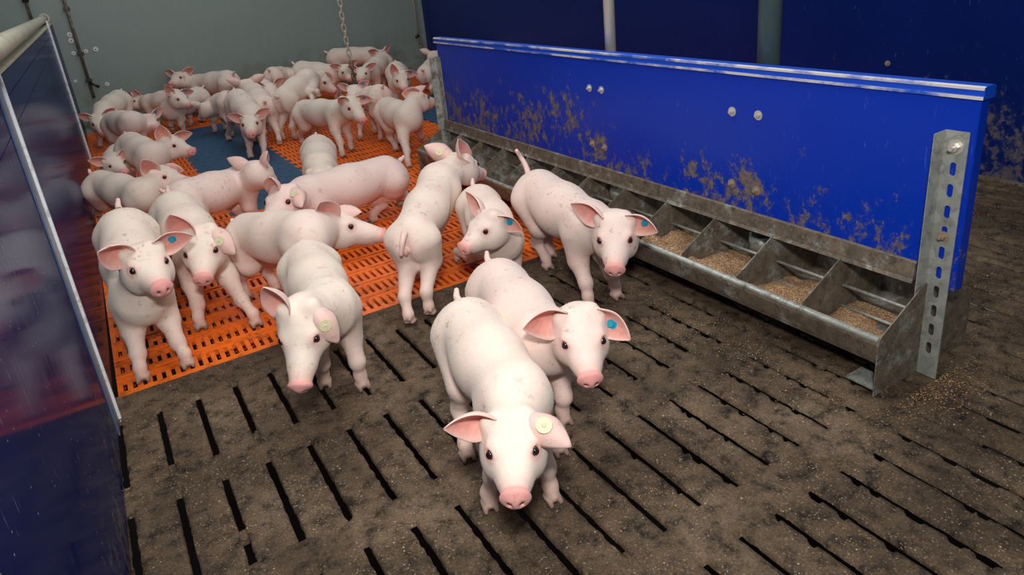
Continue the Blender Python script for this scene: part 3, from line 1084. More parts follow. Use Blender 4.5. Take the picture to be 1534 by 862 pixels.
def build_piglet(g):
    """g: joints in metres. P pelvis, S chest, K skull, N snout tip; feet FR FL HR HL; ears R, L = tip points"""
    P, S, K, N = (V3(*g[n]) for n in 'PSKN')
    s = g.get('s', 1.0)
    res = g.get('res', 0.0055)
    Z = V3(0, 0, 1)
    f = unit((S - P) * V3(1, 1, 0)); lat = np.cross(Z, f)        # lat = the animal's left
    sp = unit(S - P)
    bu = unit(Z - sp * sp[2])
    fat = g.get('fat', 0.92)
    sh = Shape()
    # trunk
    Mi = (P + S) / 2
    sh.cone(P + bu * 0.004, Mi - bu * 0.004 * s, 0.080 * s * fat, 0.085 * s * fat, 0.03)
    sh.cone(Mi - bu * 0.004 * s, S - sp * 0.015 + bu * 0.002, 0.085 * s * fat, 0.076 * s * fat, 0.03)
    sh.ell(Mi - bu * 0.020 * s, [sp, lat, np.cross(sp, lat)], [0.135 * s, 0.082 * s * fat, 0.078 * s * fat], 0.035)
    # rump with two hams
    for q in (-1, 1):
        sh.ell(P - sp * 0.018 * s + lat * q * 0.034 * s * fat - bu * 0.022 * s, [sp, lat, bu], [0.070 * s, 0.047 * s * fat, 0.078 * s * fat], 0.022)
        sh.ell(S + lat * q * 0.038 * s * fat - bu * 0.014 * s, [sp, lat, bu], [0.064 * s, 0.036 * s * fat, 0.068 * s * fat], 0.035)
    # chest and neck
    hd = unit(N - K)
    rz = Z if g.get('up') is None else unit(V3(*g['up']))
    ref = rz if abs(hd @ rz) < 0.93 else (unit(K - S) + rz)
    l = unit(np.cross(ref, hd)); u = unit(np.cross(hd, l))
    roll = math.radians(g.get('roll', 0))
    if roll:
        l, u = l * math.cos(roll) + u * math.sin(roll), u * math.cos(roll) - l * math.sin(roll)
    nb_ = S + sp * 0.025 * s
    Kb = K - hd * 0.012 * s - u * 0.006 * s
    sh.cone(nb_, Kb, 0.068 * s, 0.049 * s, 0.03)
    sh.cone(S + sp * 0.03 * s - bu * 0.03 * s, Kb - u * 0.018 * s, 0.046 * s, 0.036 * s, 0.03)
    # legs
    feet = g['feet']
    fd = {}
    for nm in ('FR', 'FL', 'HR', 'HL'):
        q = 1 if nm[1] == 'L' else -1
        front = nm[0] == 'F'
        J = S if front else P
        if nm in feet:
            ft = V3(*feet[nm]) if len(feet[nm]) == 3 else V3(feet[nm][0], feet[nm][1], 0)
            ft = ft - f * 0.012
        else:
            ft = J * V3(1, 1, 0) + lat * q * 0.047 * s + f * (0.012 if front else -0.045) * s
        fd[nm] = ft
        zf = ft[2]
        top = J + lat * q * (0.040 if front else 0.041) * s - bu * (0.028 if front else 0.020) * s
        foot = ft + Z * 0.0
        lf = unit(f * 1.0 + unit((ft - J) * V3(1, 1, 0)) * 0.15 * (1 if front else 0))
        if 'footdir' in g and nm in g['footdir']:
            lf = unit(V3(*g['footdir'][nm]))
        dn = g.get('footdown', {}).get(nm)
        if front:
            el = top + (foot - top) * 0.36 - f * 0.016 * s
            wr = top + (foot - top) * 0.64 + f * 0.006 * s
            pa = ft - lf * 0.006 + Z * 0.040 * s
            sh.cone(top, el, 0.046 * s, 0.033 * s, 0.022)
            sh.cone(el, wr, 0.0295 * s, 0.0200 * s, 0.012)
            sh.ell(wr, [f, lat, Z], [0.0208 * s, 0.0203 * s, 0.023 * s], 0.012)
            sh.cone(wr, pa, 0.0182 * s, 0.0155 * s, 0.01)
        else:
            st = top + (foot - top) * 0.33 + f * 0.034 * s
            hk = top + (foot - top) * 0.64 - f * 0.032 * s
            pa = ft - lf * 0.008 + Z * 0.038 * s
            sh.cone(top - f * 0.012, st, 0.056 * s, 0.040 * s, 0.022)
            sh.cone(st, hk, 0.034 * s, 0.0188 * s, 0.016)
            sh.ell(hk, [f, lat, Z], [0.0215 * s, 0.0178 * s, 0.024 * s], 0.012)
            sh.cone(hk, pa, 0.0178 * s, 0.0155 * s, 0.01)
        sh.cone(pa, ft + Z * 0.018 + lf * 0.002, 0.0165 * s, 0.0155 * s, 0.012)
        lt = np.cross(Z, lf)
        for t_ in (-1, 1):
            sh.cone(ft + Z * 0.016 + lt * t_ * 0.0095 * s - lf * 0.006, ft + Z * 0.0060 + lt * t_ * 0.0125 * s + lf * 0.017 * s, 0.0108 * s, 0.0055 * s, 0.0025)
            sh.cone(pa - lf * 0.010 * s + lt * t_ * 0.008 * s, pa - lf * 0.019 * s + lt * t_ * 0.009 * s - Z * 0.012 * s, 0.0055 * s, 0.004 * s, 0.004)
    # head
    D = float(np.linalg.norm(N - K))
    hs = s * g.get('head', 1.08)
    A3 = [hd, l, u]
    sh.ell(K + hd * 0.002, A3, [0.058 * hs, 0.054 * hs, 0.050 * hs], 0.022)
    sh.ell(K + hd * 0.028 * hs - u * 0.006 * hs, A3, [0.056 * hs, 0.051 * hs, 0.043 * hs], 0.02)
    for q in (-1, 1):
        sh.ell(K + hd * 0.018 * hs + l * q * 0.030 * hs - u * 0.026 * hs, A3, [0.050 * hs, 0.029 * hs, 0.036 * hs], 0.02)
        sh.ell(K + hd * 0.040 * hs + l * q * 0.028 * hs + u * 0.026 * hs, A3, [0.020 * hs, 0.014 * hs, 0.009 * hs], 0.014)
    sn0 = K + hd * 0.045 * hs - u * 0.006 * hs
    sn1 = N - hd * 0.014 * hs
    sh.cone(sn0, sn1, 0.0425 * hs, 0.0240 * hs, 0.016)
    sh.cone(sn0 - u * 0.006 * hs, K + hd * (D * 0.62) - u * 0.010 * hs, 0.040 * hs, 0.0285 * hs, 0.016)
    # lower jaw and mouth line
    sh.cone(K + hd * 0.020 * hs - u * 0.034 * hs, K + hd * (D - 0.032 * hs) - u * 0.0245 * hs, 0.029 * hs, 0.0125 * hs, 0.006)
    # snout disc with nostrils
    sh.ell(N - hd * 0.006 * hs + u * 0.001, A3, [0.0095 * hs, 0.0275 * hs, 0.0245 * hs], 0.0045)
    for q in (-1, 1):
        sh.ell(N + hd * 0.003 * hs + l * q * 0.0098 * hs - u * 0.001 * hs, A3, [0.009 * hs, 0.0042 * hs, 0.0060 * hs], 0.003, sub=True)
    eyes = []
    for q in (-1, 1):
        out = unit(l * q * 0.76 + hd * 0.52 + u * 0.36)
        E = K + hd * 0.047 * hs + l * q * 0.0310 * hs + u * 0.0185 * hs
        sh.ell(E, [out, unit(hd - out * (hd @ out)), np.cross(out, unit(hd - out * (hd @ out)))], [0.012 * hs, 0.0165 * hs, 0.0135 * hs], 0.010)
        eyes.append((E, out, q))
    # find the skin surface along each eye axis and sink the socket there
    eye_c = []
    for E, out, q in eyes:
        ts = np.linspace(-0.01, 0.045, 60)
        dv = sh.ev(E + ts[:, None] * out[None])
        k_ = int(np.argmax(dv > 0)) if (dv > 0).any() else 30
        c_ = E + out * (ts[k_] - 0.0052 * hs)
        eye_c.append((c_, out, q))
    for c_, out, q in eye_c:
        e1 = unit(hd - out * (hd @ out)); e2 = np.cross(out, e1)
        sh.ell(c_ + out * 0.0030, [out, e1, e2], [0.0085 * hs, 0.0100 * hs, 0.0078 * hs], 0.003, sub=True)
    # ear roots
    ears = []
    earspec = g.get('ears', {})
    for nm, q in (('R', -1), ('L', 1)):
        root = K - hd * 0.010 * hs + l * q * 0.034 * hs + u * 0.030 * hs
        e = earspec.get(nm, {})
        L = 0.094 * hs * e.get('len', 1.0)
        if 'tip' in e:
            d = unit(V3(*e['tip']) - root)
        elif 'dir' in e:          # in head axes: forward, outward, up
            a = e['dir']; d = unit(hd * a[0] + l * q * a[1] + u * a[2])
        else:
            d = unit(hd * -0.15 + l * q * 0.95 + u * 0.35)
        if 'nrm' in e:
            a = e['nrm']; nr = hd * a[0] + l * q * a[1] + u * a[2]
        elif 'nw' in e:
            nr = V3(*e['nw'])
        else:
            nr = hd * 0.95 + l * q * 0.25 - u * 0.10
        sh.cone(root - d * 0.010, root + d * 0.010 * hs, 0.019 * hs, 0.013 * hs, 0.018)
        ears.append((root - d * 0.002, d, nr, L, 0.039 * hs * e.get('w', 1.0), e))
    if g.get('vulva'):
        sh.ell(P - sp * 0.090 * s - bu * 0.012 * s, [sp, lat, bu], [0.010, 0.008, 0.014], 0.008)
    vert, quads = sh.mesh(res)
    # ------------------------------------------------ colour
    hue = g.get('hue', 0.4)
    Wc = (V3(0.84, 0.745, 0.635) * (1 - hue) + V3(0.84, 0.665, 0.615) * hue) * g.get('tone', 1.0)
    PK = V3(0.84, 0.47, 0.42)
    DP = V3(0.80, 0.33, 0.31)
    n = len(vert)
    col = np.repeat(Wc[None], n, 0)
    dirt = np.zeros(n)
    def blend(m, c):
        nonlocal col
        col = col * (1 - m[:, None]) + c[None] * m[:, None]
    # belly, inner legs and flanks a little pinker
    hl = (vert - P) @ bu
    blend(0.45 * smooth01(-hl, 0.03, 0.10), V3(0.84, 0.58, 0.52))
    dn = np.linalg.norm(vert - N, axis=1)
    blend(0.62 * (1 - smooth01(dn, 0.022 * hs, 0.055 * hs)), PK)
    blend(0.92 * (1 - smooth01((N - vert) @ hd, 0.011 * hs, 0.017 * hs)) * (dn < 0.045 * hs), DP)
    for q in (-1, 1):
        c_ = N - hd * 0.002 + l * q * 0.0098 * hs - u * 0.001
        blend(0.95 * (1 - smooth01(np.linalg.norm(vert - c_, axis=1), 0.0045 * hs, 0.0075 * hs)), V3(0.16, 0.035, 0.03))
    for c_, out, q in eye_c:
        blend(0.60 * (1 - smooth01(np.linalg.norm(vert - c_, axis=1), 0.012 * hs, 0.024 * hs)), V3(0.80, 0.44, 0.40))
        blend(0.80 * (1 - smooth01(np.linalg.norm(vert - c_, axis=1), 0.0085 * hs, 0.0125 * hs)), V3(0.55, 0.22, 0.19))
    blend(0.35 * (1 - smooth01(np.linalg.norm(vert - (P - sp * 0.09 * s + bu * 0.0), axis=1), 0.02, 0.07)), PK)
    if g.get('vulva'):
        blend(0.7 * (1 - smooth01(np.linalg.norm(vert - (P - sp * 0.10 * s - bu * 0.015 * s), axis=1), 0.010, 0.026)), V3(0.80, 0.36, 0.34))
    for nm, ft in fd.items():
        dz = vert[:, 2] - ft[2]
        near = np.linalg.norm((vert - ft)[:, :2], axis=1) < 0.05
        blend(0.5 * near * (1 - smooth01(dz, 0.02, 0.11)), V3(0.74, 0.46, 0.36))
        hoof = near * (1 - smooth01(dz, 0.010, 0.020)) * smooth01((vert - ft) @ f, -0.006, 0.006)
        blend(0.90 * hoof, V3(0.13, 0.075, 0.05))
        dirt = np.maximum(dirt, near * 0.55 * (1 - smooth01(dz, 0.0, 0.055)))
    for (c3, r_, c_, a_) in g.get('patches', []):
        cc = K + hd * c3[0] + l * c3[1] + u * c3[2]
        blend(a_ * (1 - smooth01(np.linalg.norm(vert - cc, axis=1), r_ * 0.5, r_)), V3(*c_))
    dirt = np.maximum(dirt, g.get('muck', 0.0) * smooth01(-hl, 0.0, 0.14))
    blend(np.full(n, 0.0), PK)
    V = [vert]; Fq = [quads]; C_ = [col]; Dt = [dirt]
    tagp = None
    cnt = n
    ear_mid = {}
    for (root, d, nr, L, Wd, e), nm in zip(ears, 'RL'):
        hi = res < 0.0065
        ev, ef, mk, ed, mid, NN = sheet_ear(root, d, nr, L, Wd, e.get('cup', 1.0), e.get('droop', 0.0), 0.0017 * hs, 16 if hi else 10, 11 if hi else 7)
        rs = np.random.RandomState(int(abs(root[0]) * 1e4) % 9999)
        na = 16 if hi else 10; nb2 = 11 if hi else 7
        vein = rs.rand(na * nb2)
        vein = np.concatenate([vein, vein])
        ec = np.where(mk[:, None] > 0.5, V3(0.80, 0.34, 0.28)[None], V3(0.84, 0.58, 0.52)[None])
        ec = ec * (1 - 0.20 * (vein * mk)[:, None]) * g.get('tone', 1.0)
        ec = ec * (1 - 0.55 * ed[:, None]) + V3(0.86, 0.66, 0.60)[None] * 0.55 * ed[:, None]
        V.append(ev); Fq.append(ef + cnt); C_.append(ec); Dt.append(np.zeros(len(ev)) + 0.03); cnt += len(ev)
        ear_mid[nm] = (mid, NN)
    # tail
    tl = g.get('tail', [(-0.012, 0, 0.006), (-0.020, 0.003, 0.012), (-0.024, 0.005, 0.020)])
    t0 = P - sp * 0.074 * s + bu * 0.040 * s
    tp = [t0 + sp * 0.01, t0] + [t0 + sp * a + lat * b_ + Z * c_ for (a, b_, c_) in tl]
    # resample the tail smoothly
    tp = np.array(tp); T = np.linspace(0, len(tp) - 1, 14)
    def cr(t):
        i = min(int(t), len(tp) - 2); w = t - i
        p0, p1, p2, p3 = tp[max(i - 1, 0)], tp[i], tp[i + 1], tp[min(i + 2, len(tp) - 1)]
        return 0.5 * ((2 * p1) + (-p0 + p2) * w + (2 * p0 - 5 * p1 + 4 * p2 - p3) * w * w + (-p0 + 3 * p1 - 3 * p2 + p3) * w ** 3)
    tv, tf = tube_np([cr(t) for t in T], list(np.linspace(0.0125, 0.0062, 14) * s), 8)
    V.append(tv); Fq.append(tf + cnt); C_.append(np.repeat(V3(0.84, 0.60, 0.54)[None], len(tv), 0)); Dt.append(np.zeros(len(tv))); cnt += len(tv)
    # ------------------------------------------------ mesh object, origin at the ground under the trunk
    org = V3((P[0] + S[0]) / 2, (P[1] + S[1]) / 2, 0)
    V = np.concatenate(V) - org; Fq = np.concatenate(Fq); C_ = np.concatenate(C_); Dt = np.concatenate(Dt)
    me = bpy.data.meshes.new('piglet')
    me.vertices.add(len(V)); me.vertices.foreach_set('co', V.astype(np.float32).ravel())
    me.loops.add(Fq.size); me.loops.foreach_set('vertex_index', Fq.ravel().astype(np.int32))
    me.polygons.add(len(Fq))
    me.polygons.foreach_set('loop_start', np.arange(0, Fq.size, 4, dtype=np.int32))
    me.polygons.foreach_set('loop_total', np.full(len(Fq), 4, dtype=np.int32))
    me.polygons.foreach_set('use_smooth', np.ones(len(Fq), dtype=bool))
    me.update(calc_edges=True)
    me.validate()
    ca = me.attributes.new('skin_colour', 'FLOAT_COLOR', 'POINT')
    ca.data.foreach_set('color', np.concatenate([C_, np.ones((len(C_), 1))], 1).astype(np.float32).ravel())
    da = me.attributes.new('skin_dirt', 'FLOAT', 'POINT')
    da.data.foreach_set('value', Dt.astype(np.float32))
    me.materials.append(M_SKIN)
    o = bpy.data.objects.new('piglet', me)
    COL.objects.link(o)
    o.location = org
    tag(o, g['label'], 'pig', 'piglets in the pen')
    if g.get('hairs'):
        # short white bristles lying back along the skin
        rs = np.random.RandomState(int(abs(P[0]) * 1e4) % 9999)
        q4 = vert[quads]
        nrm = np.cross(q4[:, 2] - q4[:, 0], q4[:, 3] - q4[:, 1])
        ar = np.linalg.norm(nrm, axis=1) + 1e-12
        nrm = nrm / ar[:, None]
        pk_ = rs.choice(len(quads), g['hairs'], p=ar / ar.sum())
        w2 = rs.rand(g['hairs'], 2)
        c0 = (q4[pk_, 0] * ((1 - w2[:, :1]) * (1 - w2[:, 1:])) + q4[pk_, 1] * (w2[:, :1] * (1 - w2[:, 1:]))
              + q4[pk_, 2] * (w2[:, :1] * w2[:, 1:]) + q4[pk_, 3] * ((1 - w2[:, :1]) * w2[:, 1:]))
        nn = nrm[pk_]
        onhead = np.linalg.norm(c0 - K, axis=1) < 0.11 * hs
        okay = (np.linalg.norm(c0 - N, axis=1) > 0.036 * hs)
        okay &= c0[:, 2] > 0.05
        for ce, _, _ in eye_c:
            okay &= np.linalg.norm(c0 - ce, axis=1) > 0.014 * hs
        flow = np.where(onhead[:, None], -hd[None], (-sp * 0.8 - Z * 0.45)[None])
        flow = flow - nn * (flow * nn).sum(1)[:, None]
        flow /= np.linalg.norm(flow, axis=1)[:, None] + 1e-6
        dr = flow * 0.9 + nn * (0.16 + 0.18 * rs.rand(len(nn), 1)) + rs.randn(len(nn), 3) * 0.10
        dr /= np.linalg.norm(dr, axis=1)[:, None]
        L_ = (0.0042 + 0.0045 * rs.rand(len(nn), 1)) * np.where(onhead[:, None], 0.95, 1.0)
        sd = np.cross(dr, nn); sd /= np.linalg.norm(sd, axis=1)[:, None] + 1e-6
        c0, dr, L_, sd = c0[okay] - org, dr[okay], L_[okay], sd[okay]
        hv = np.stack([c0 - sd * 0.00017, c0 + sd * 0.00017, c0 + dr * L_ * 1.0], 1).reshape(-1, 3)
        nh = len(c0)
        hm = bpy.data.meshes.new('coat')
        hm.vertices.add(len(hv)); hm.vertices.foreach_set('co', hv.astype(np.float32).ravel())
        hm.loops.add(nh * 3); hm.loops.foreach_set('vertex_index', np.arange(nh * 3, dtype=np.int32))
        hm.polygons.add(nh)
        hm.polygons.foreach_set('loop_start', np.arange(0, nh * 3, 3, dtype=np.int32))
        hm.polygons.foreach_set('loop_total', np.full(nh, 3, dtype=np.int32))
        hm.update(calc_edges=True)
        hm.materials.append(M_HAIR)
        ho = bpy.data.objects.new('coat', hm); COL.objects.link(ho); ho.parent = o
        ho['kind'] = 'stuff'
    for c_, out, q in eye_c:
        bm = bmesh.new()
        bmesh.ops.create_uvsphere(bm, u_segments=16, v_segments=12, radius=0.0082 * hs)
        e_ = bm_obj('eye', bm, M_EYE, o, smooth=True)
        e_.location = Vector(c_ - out * 0.0012 * hs - org)
    if g.get('tag'):
        ear, kind, side = g['tag'][:3]
        pa_, pb_ = (g['tag'][3:] + (0.52, 0.5))[:2] if len(g['tag']) > 3 else (0.52, 0.5)
        mid, NN = ear_mid[ear]
        i = int(pa_ * (mid.shape[0] - 1)); j = int(round(pb_ * (mid.shape[1] - 1)))
        p = mid[i, j] - org; nn = unit(NN[i, j]) * (1 if side == 'in' else -1)
        bm = bmesh.new()
        if kind == 'cream':
            add_disc(bm, p + nn * 0.002, nn, 0.0150, 0.0018, 28, 0.0145)
            add_disc(bm, p + nn * 0.0038, nn, 0.0105, 0.0006, 24)
            add_disc(bm, p + nn * 0.0038, nn, 0.0045, 0.0025, 16, 0.0035)
            add_disc(bm, p - nn * 0.006, nn, 0.006, 0.003, 16)
            t_ = bm_obj('ear_tag', bm, M_TAGY, o)
            t_['label'] = 'round cream ear tag'
        else:
            add_disc(bm, p + nn * 0.0015, nn, 0.0115, 0.003, 12, 0.0120)
            add_disc(bm, p + nn * 0.004, nn, 0.0085, 0.0090, 10, 0.0070)
            add_disc(bm, p - nn * 0.006, nn, 0.0125, 0.002, 24)
            t_ = bm_obj('ear_tag', bm, M_TAGB, o)
            t_['label'] = 'turquoise ear tag'
    return o

PIGLETS = [
    {'P': (0.569, -0.648, 0.276), 'S': (0.521, -0.917, 0.262), 'K': (0.454, -1.025, 0.257), 'N': (0.389, -1.136, 0.226), 's': 0.922, 'feet': {'FR': (0.448, -0.909), 'FL': (0.562, -0.972), 'HR': (0.484, -0.74), 'HL': (0.661, -0.856)}, 'tag': ('L', 'cream', 'out'), 'hue': 0.3, 'ears': {'R': {'tip': (0.342, -0.998, 0.315), 'nw': (-0.66, -0.66, 0.09)}, 'L': {'droop': 0.3, 'tip': (0.512, -1.126, 0.281), 'nw': (0.2, -0.11, -0.3)}}, 'label': 'nearest piglet in front, cream tag in one ear, facing the camera on bare concrete', 'tone': 0.999, 'muck': 0.0, 'hairs': 15000, 'res': 0.0042},
    {'P': (0.75, -0.476, 0.263), 'S': (0.706, -0.749, 0.245), 'K': (0.73, -0.859, 0.306), 'N': (0.676, -0.965, 0.247), 's': 0.932, 'feet': {'FL': (0.731, -0.776)}, 'tag': ('L', 'blue', 'in'), 'ears': {'R': {'w': 1.2, 'tip': (0.608, -0.835, 0.344), 'nw': (-0.77, -0.81, 0.02)}, 'L': {'droop': 0.2, 'tip': (0.803, -0.959, 0.28), 'nw': (-0.22, -0.88, -0.09)}}, 'label': 'piglet just behind the nearest one, turquoise tag in its ear, head turned right', 'hue': 0.77, 'tone': 0.97, 'muck': 0.0, 'hairs': 13000, 'res': 0.0044},
    {'P': (1.225, 0.049, 0.282), 'S': (1.197, -0.265, 0.256), 'K': (1.193, -0.411, 0.276), 'N': (1.105, -0.511, 0.2), 's': 1.048, 'feet': {'FR': (1.136, -0.344), 'FL': (1.246, -0.345), 'HR': (1.208, -0.001)}, 'tag': ('L', 'blue', 'in'), 'ears': {'R': {'tip': (1.101, -0.327, 0.364), 'nw': (-0.76, -0.52, -0.17)}, 'L': {'tip': (1.24, -0.54, 0.288), 'nw': (-0.39, -0.85, -0.17)}}, 'tail': [(-0.02, 0, 0.03), (-0.035, -0.01, 0.06), (-0.02, -0.03, 0.09)], 'label': 'piglet standing by the trough with raised curled tail and turquoise ear tag', 'hue': 0.77, 'tone': 0.974, 'muck': 0.08, 'hairs': 12000, 'res': 0.0054},
    {'P': (1.054, 0.188, 0.25), 'S': (0.993, -0.059, 0.209), 'K': (0.928, -0.122, 0.285), 'N': (0.808, -0.15, 0.245), 's': 0.9, 'feet': {'FR': (0.995, 0.298)}, 'tag': ('L', 'blue', 'in'), 'ears': {'R': {'tip': (0.884, -0.041, 0.415), 'nw': (-0.8, -0.21, -0.06)}, 'L': {'tip': (1.001, -0.215, 0.259), 'nw': (-0.68, -0.69, -0.06)}}, 'label': "piglet resting its snout over another's rump, turned left, turquoise tag, near the trough", 'hue': 0.46, 'tone': 0.98, 'muck': 0.08, 'hairs': 9000, 'res': 0.0055},
    {'P': (0.742, 0.075, 0.254), 'S': (0.963, 0.328, 0.317), 'K': (1.099, 0.41, 0.333), 'N': (1.225, 0.479, 0.257), 's': 1.0, 'feet': {'HL': (0.655, -0.026), 'HR': (0.731, -0.016), 'FR': (0.819, 0.269)}, 'tag': ('L', 'cream', 'out'), 'fat': 0.8, 'vulva': True, 'ears': {'R': {'len': 1.35, 'w': 1.0, 'tip': (1.056, 0.304, 0.482), 'nw': (0.44, -0.29, -0.19)}, 'L': {'len': 1.12, 'w': 1.2, 'tip': (0.986, 0.502, 0.426), 'nw': (0.27, 0.68, -0.24)}}, 'tail': [(-0.02, 0, -0.01), (-0.028, 0.004, -0.03), (-0.03, 0.008, -0.05)], 'label': 'piglet seen from behind with stub tail, hind feet on the concrete edge', 'hue': 0.3, 'tone': 0.999, 'muck': 0.08, 'hairs': 9000, 'res': 0.006},
    {'P': (0.392, 0.046, 0.266), 'S': (0.349, -0.272, 0.27), 'K': (0.261, -0.391, 0.306), 'N': (0.202, -0.483, 0.183), 's': 1.0, 'feet': {'FL': (0.392, -0.301), 'FR': (0.31, -0.221)}, 'tag': ('L', 'cream', 'out'), 'fat': 0.84, 'ears': {'R': {'len': 1.2, 'tip': (0.184, -0.45, 0.441), 'nw': (-0.49, -0.55, -0.3)}, 'L': {'droop': 0.4, 'tip': (0.319, -0.481, 0.248), 'nw': (0.17, 0.04, -0.39)}}, 'label': 'piglet walking forward with lowered head and cream tag, seen from above at centre left', 'hue': 0.08, 'tone': 0.991, 'muck': 0.08, 'hairs': 9000, 'res': 0.0048},
    {'P': (0.312, 0.503, 0.25), 'S': (0.43, 0.208, 0.306), 'K': (0.552, 0.289, 0.277), 'N': (0.696, 0.217, 0.217), 's': 1.0, 'feet': {'HR': (0.262, 0.541), 'HL': (0.363, 0.529)}, 'ears': {'R': {'dir': (-0.3, 0.75, 0.75), 'w': 1.3, 'len': 1.25, 'cup': 0.6, 'nw': (-0.06, -2.32, 0.42)}, 'L': {'tip': (0.648, 0.248, 0.314), 'nw': (0.54, -0.39, -0.09)}}, 'label': 'piglet in side view facing right, snout nearly touching the rear-facing piglet', 'hue': 0.42, 'tone': 0.978, 'muck': 0.08, 'hairs': 9000, 'res': 0.0055},
    {'P': (0.994, 0.967, 0.211), 'S': (0.631, 0.891, 0.226), 'K': (0.509, 0.78, 0.26), 'N': (0.399, 0.65, 0.228), 's': 1.12, 'feet': {'HL': (1.087, 1.116), 'HR': (0.901, 0.987)}, 'tag': ('L', 'cream', 'out'), 'hue': 0.95, 'ears': {'R': {'tip': (0.468, 0.72, 0.376), 'nw': (-0.65, -0.66, -0.01)}, 'L': {'tip': (0.542, 0.647, 0.252), 'nw': (0.07, -0.03, -0.16)}}, 'label': 'pinkish piglet in side view facing left with cream tag on its folded ear', 'tone': 0.988, 'muck': 0.08, 'hairs': 9000, 'res': 0.0067},
    {'P': (-0.053, 0.581, 0.342), 'S': (-0.062, 0.282, 0.231), 'K': (-0.027, 0.2, 0.348), 'N': (-0.004, 0.056, 0.306), 's': 1.051, 'feet': {'FR': (-0.12, 0.173), 'FL': (0.004, 0.167)}, 'tag': ('L', 'blue', 'in'), 'hue': 0.1, 'ears': {'R': {'w': 1.25, 'tip': (-0.119, 0.126, 0.436), 'nw': (-0.15, -1.2, 0.02)}, 'L': {'tip': (0.112, 0.192, 0.389), 'nw': (0.34, -0.91, -0.05)}}, 'label': 'leftmost piglet at the front corner of the orange mat, turquoise tag, looking up', 'tone': 0.989, 'muck': 0.08, 'hairs': 9000, 'res': 0.0056},
    {'P': (0.125, 0.829, 0.3), 'S': (0.146, 0.514, 0.238), 'K': (0.15, 0.381, 0.304), 'N': (0.113, 0.256, 0.223), 's': 1.06, 'feet': {'FR': (0.079, 0.406), 'FL': (0.237, 0.298)}, 'tag': ('L', 'cream', 'out'), 'hue': 0.1, 'ears': {'R': {'w': 1.3, 'tip': (0.084, 0.34, 0.428), 'nw': (-0.44, -1.1, -0.11)}, 'L': {'droop': 0.2, 'tip': (0.225, 0.291, 0.272), 'nw': (0.2, 0.05, -0.27)}}, 'label': 'piglet with cream tag at its ear edge, second from left at the orange mat front', 'tone': 0.989, 'muck': 0.08, 'hairs': 9000, 'res': 0.006},
    {'P': (0.182, 1.123, 0.271), 'S': (0.427, 1.291, 0.241), 'K': (0.497, 1.183, 0.293), 'N': (0.567, 1.286, 0.221), 's': 0.995, 'feet': {}, 'hue': 0.8, 'ears': {'R': {'tip': (0.544, 1.102, 0.396), 'nw': (0.45, -0.06, -0.22)}, 'L': {'nw': (0.03, 0.22, -0.22)}}, 'label': "piglet turned away to the right at the blue mat's near end, one ear upright", 'tone': 0.973, 'muck': 0.08, 'res': 0.0072},
    {'P': (-0.097, 1.748, 0.263), 'S': (0.038, 1.468, 0.248), 'K': (0.145, 1.556, 0.275), 'N': (0.243, 1.442, 0.256), 's': 0.95, 'feet': {'HR': (-0.145, 2.041), 'FR': (0.049, 1.527)}, 'fat': 0.82, 'ears': {'R': {'w': 1.35, 'len': 1.1, 'tip': (0.086, 1.477, 0.397), 'nw': (0.17, -1.51, 0.12)}, 'L': {'tip': (0.239, 1.511, 0.294), 'nw': (0.57, -0.67, 0.01)}}, 'label': 'piglet by the left partition in side view facing right, large pink ear raised', 'hue': 0.2, 'tone': 0.929, 'muck': 0.28, 'res': 0.0074},
    {'P': (0.09, 2.545, 0.274), 'S': (0.152, 2.251, 0.251), 'K': (0.27, 2.323, 0.273), 'N': (0.365, 2.219, 0.232), 's': 1.004, 'feet': {}, 'ears': {'R': {'w': 1.3, 'tip': (0.243, 2.275, 0.402), 'nw': (0.16, -1.49, -0.01)}, 'L': {'tip': (0.404, 2.337, 0.312), 'nw': (0.56, -0.64, -0.1)}}, 'label': 'piglet in side profile facing right beside the left edge of the blue mat', 'hue': 0.37, 'tone': 0.928, 'muck': 0.28, 'res': 0.0085},
    {'P': (0.013, 2.745, 0.2), 'S': (-0.023, 2.476, 0.199), 'K': (-0.03, 2.352, 0.221), 'N': (0.014, 2.231, 0.193), 's': 0.86, 'feet': {}, 'label': 'small piglet lying low by the left partition, half hidden behind two others', 'ears': {'R': {'nw': (-0.03, -1.03, -0.06)}, 'L': {'nw': (0.44, -0.86, -0.06)}}, 'hue': 0.35, 'tone': 0.917, 'muck': 0.28, 'res': 0.0085},
    {'P': (0.056, 3.651, 0.262), 'S': (0.144, 3.369, 0.284), 'K': (0.25, 3.451, 0.252), 'N': (0.283, 3.316, 0.219), 's': 0.988, 'feet': {}, 'tag': ('L', 'blue', 'in'), 'label': 'greyish piglet near the left wall with reddish face and turquoise tag, head to the right', 'patches': [((0.03, 0, 0), 0.07, (0.62, 0.28, 0.25), 0.55)], 'ears': {'R': {'nw': (-0.12, -1.02, -0.09)}, 'L': {'nw': (0.37, -0.9, -0.09)}}, 'hue': 0.58, 'tone': 0.937, 'muck': 0.28, 'res': 0.0085},
    {'P': (0.145, 4.569, 0.303), 'S': (0.024, 4.293, 0.273), 'K': (-0.037, 4.174, 0.218), 'N': (-0.037, 4.052, 0.134), 's': 1.013, 'feet': {'FR': (-0.084, 4.267), 'FL': (0.008, 4.245)}, 'label': 'piglet in the far left corner facing the camera with drooping ears', 'ears': {'R': {'nw': (-0.25, -0.89, -0.3)}, 'L': {'nw': (0.25, -0.89, -0.3)}}, 'hue': 0.07, 'tone': 0.936, 'muck': 0.28, 'res': 0.0085},
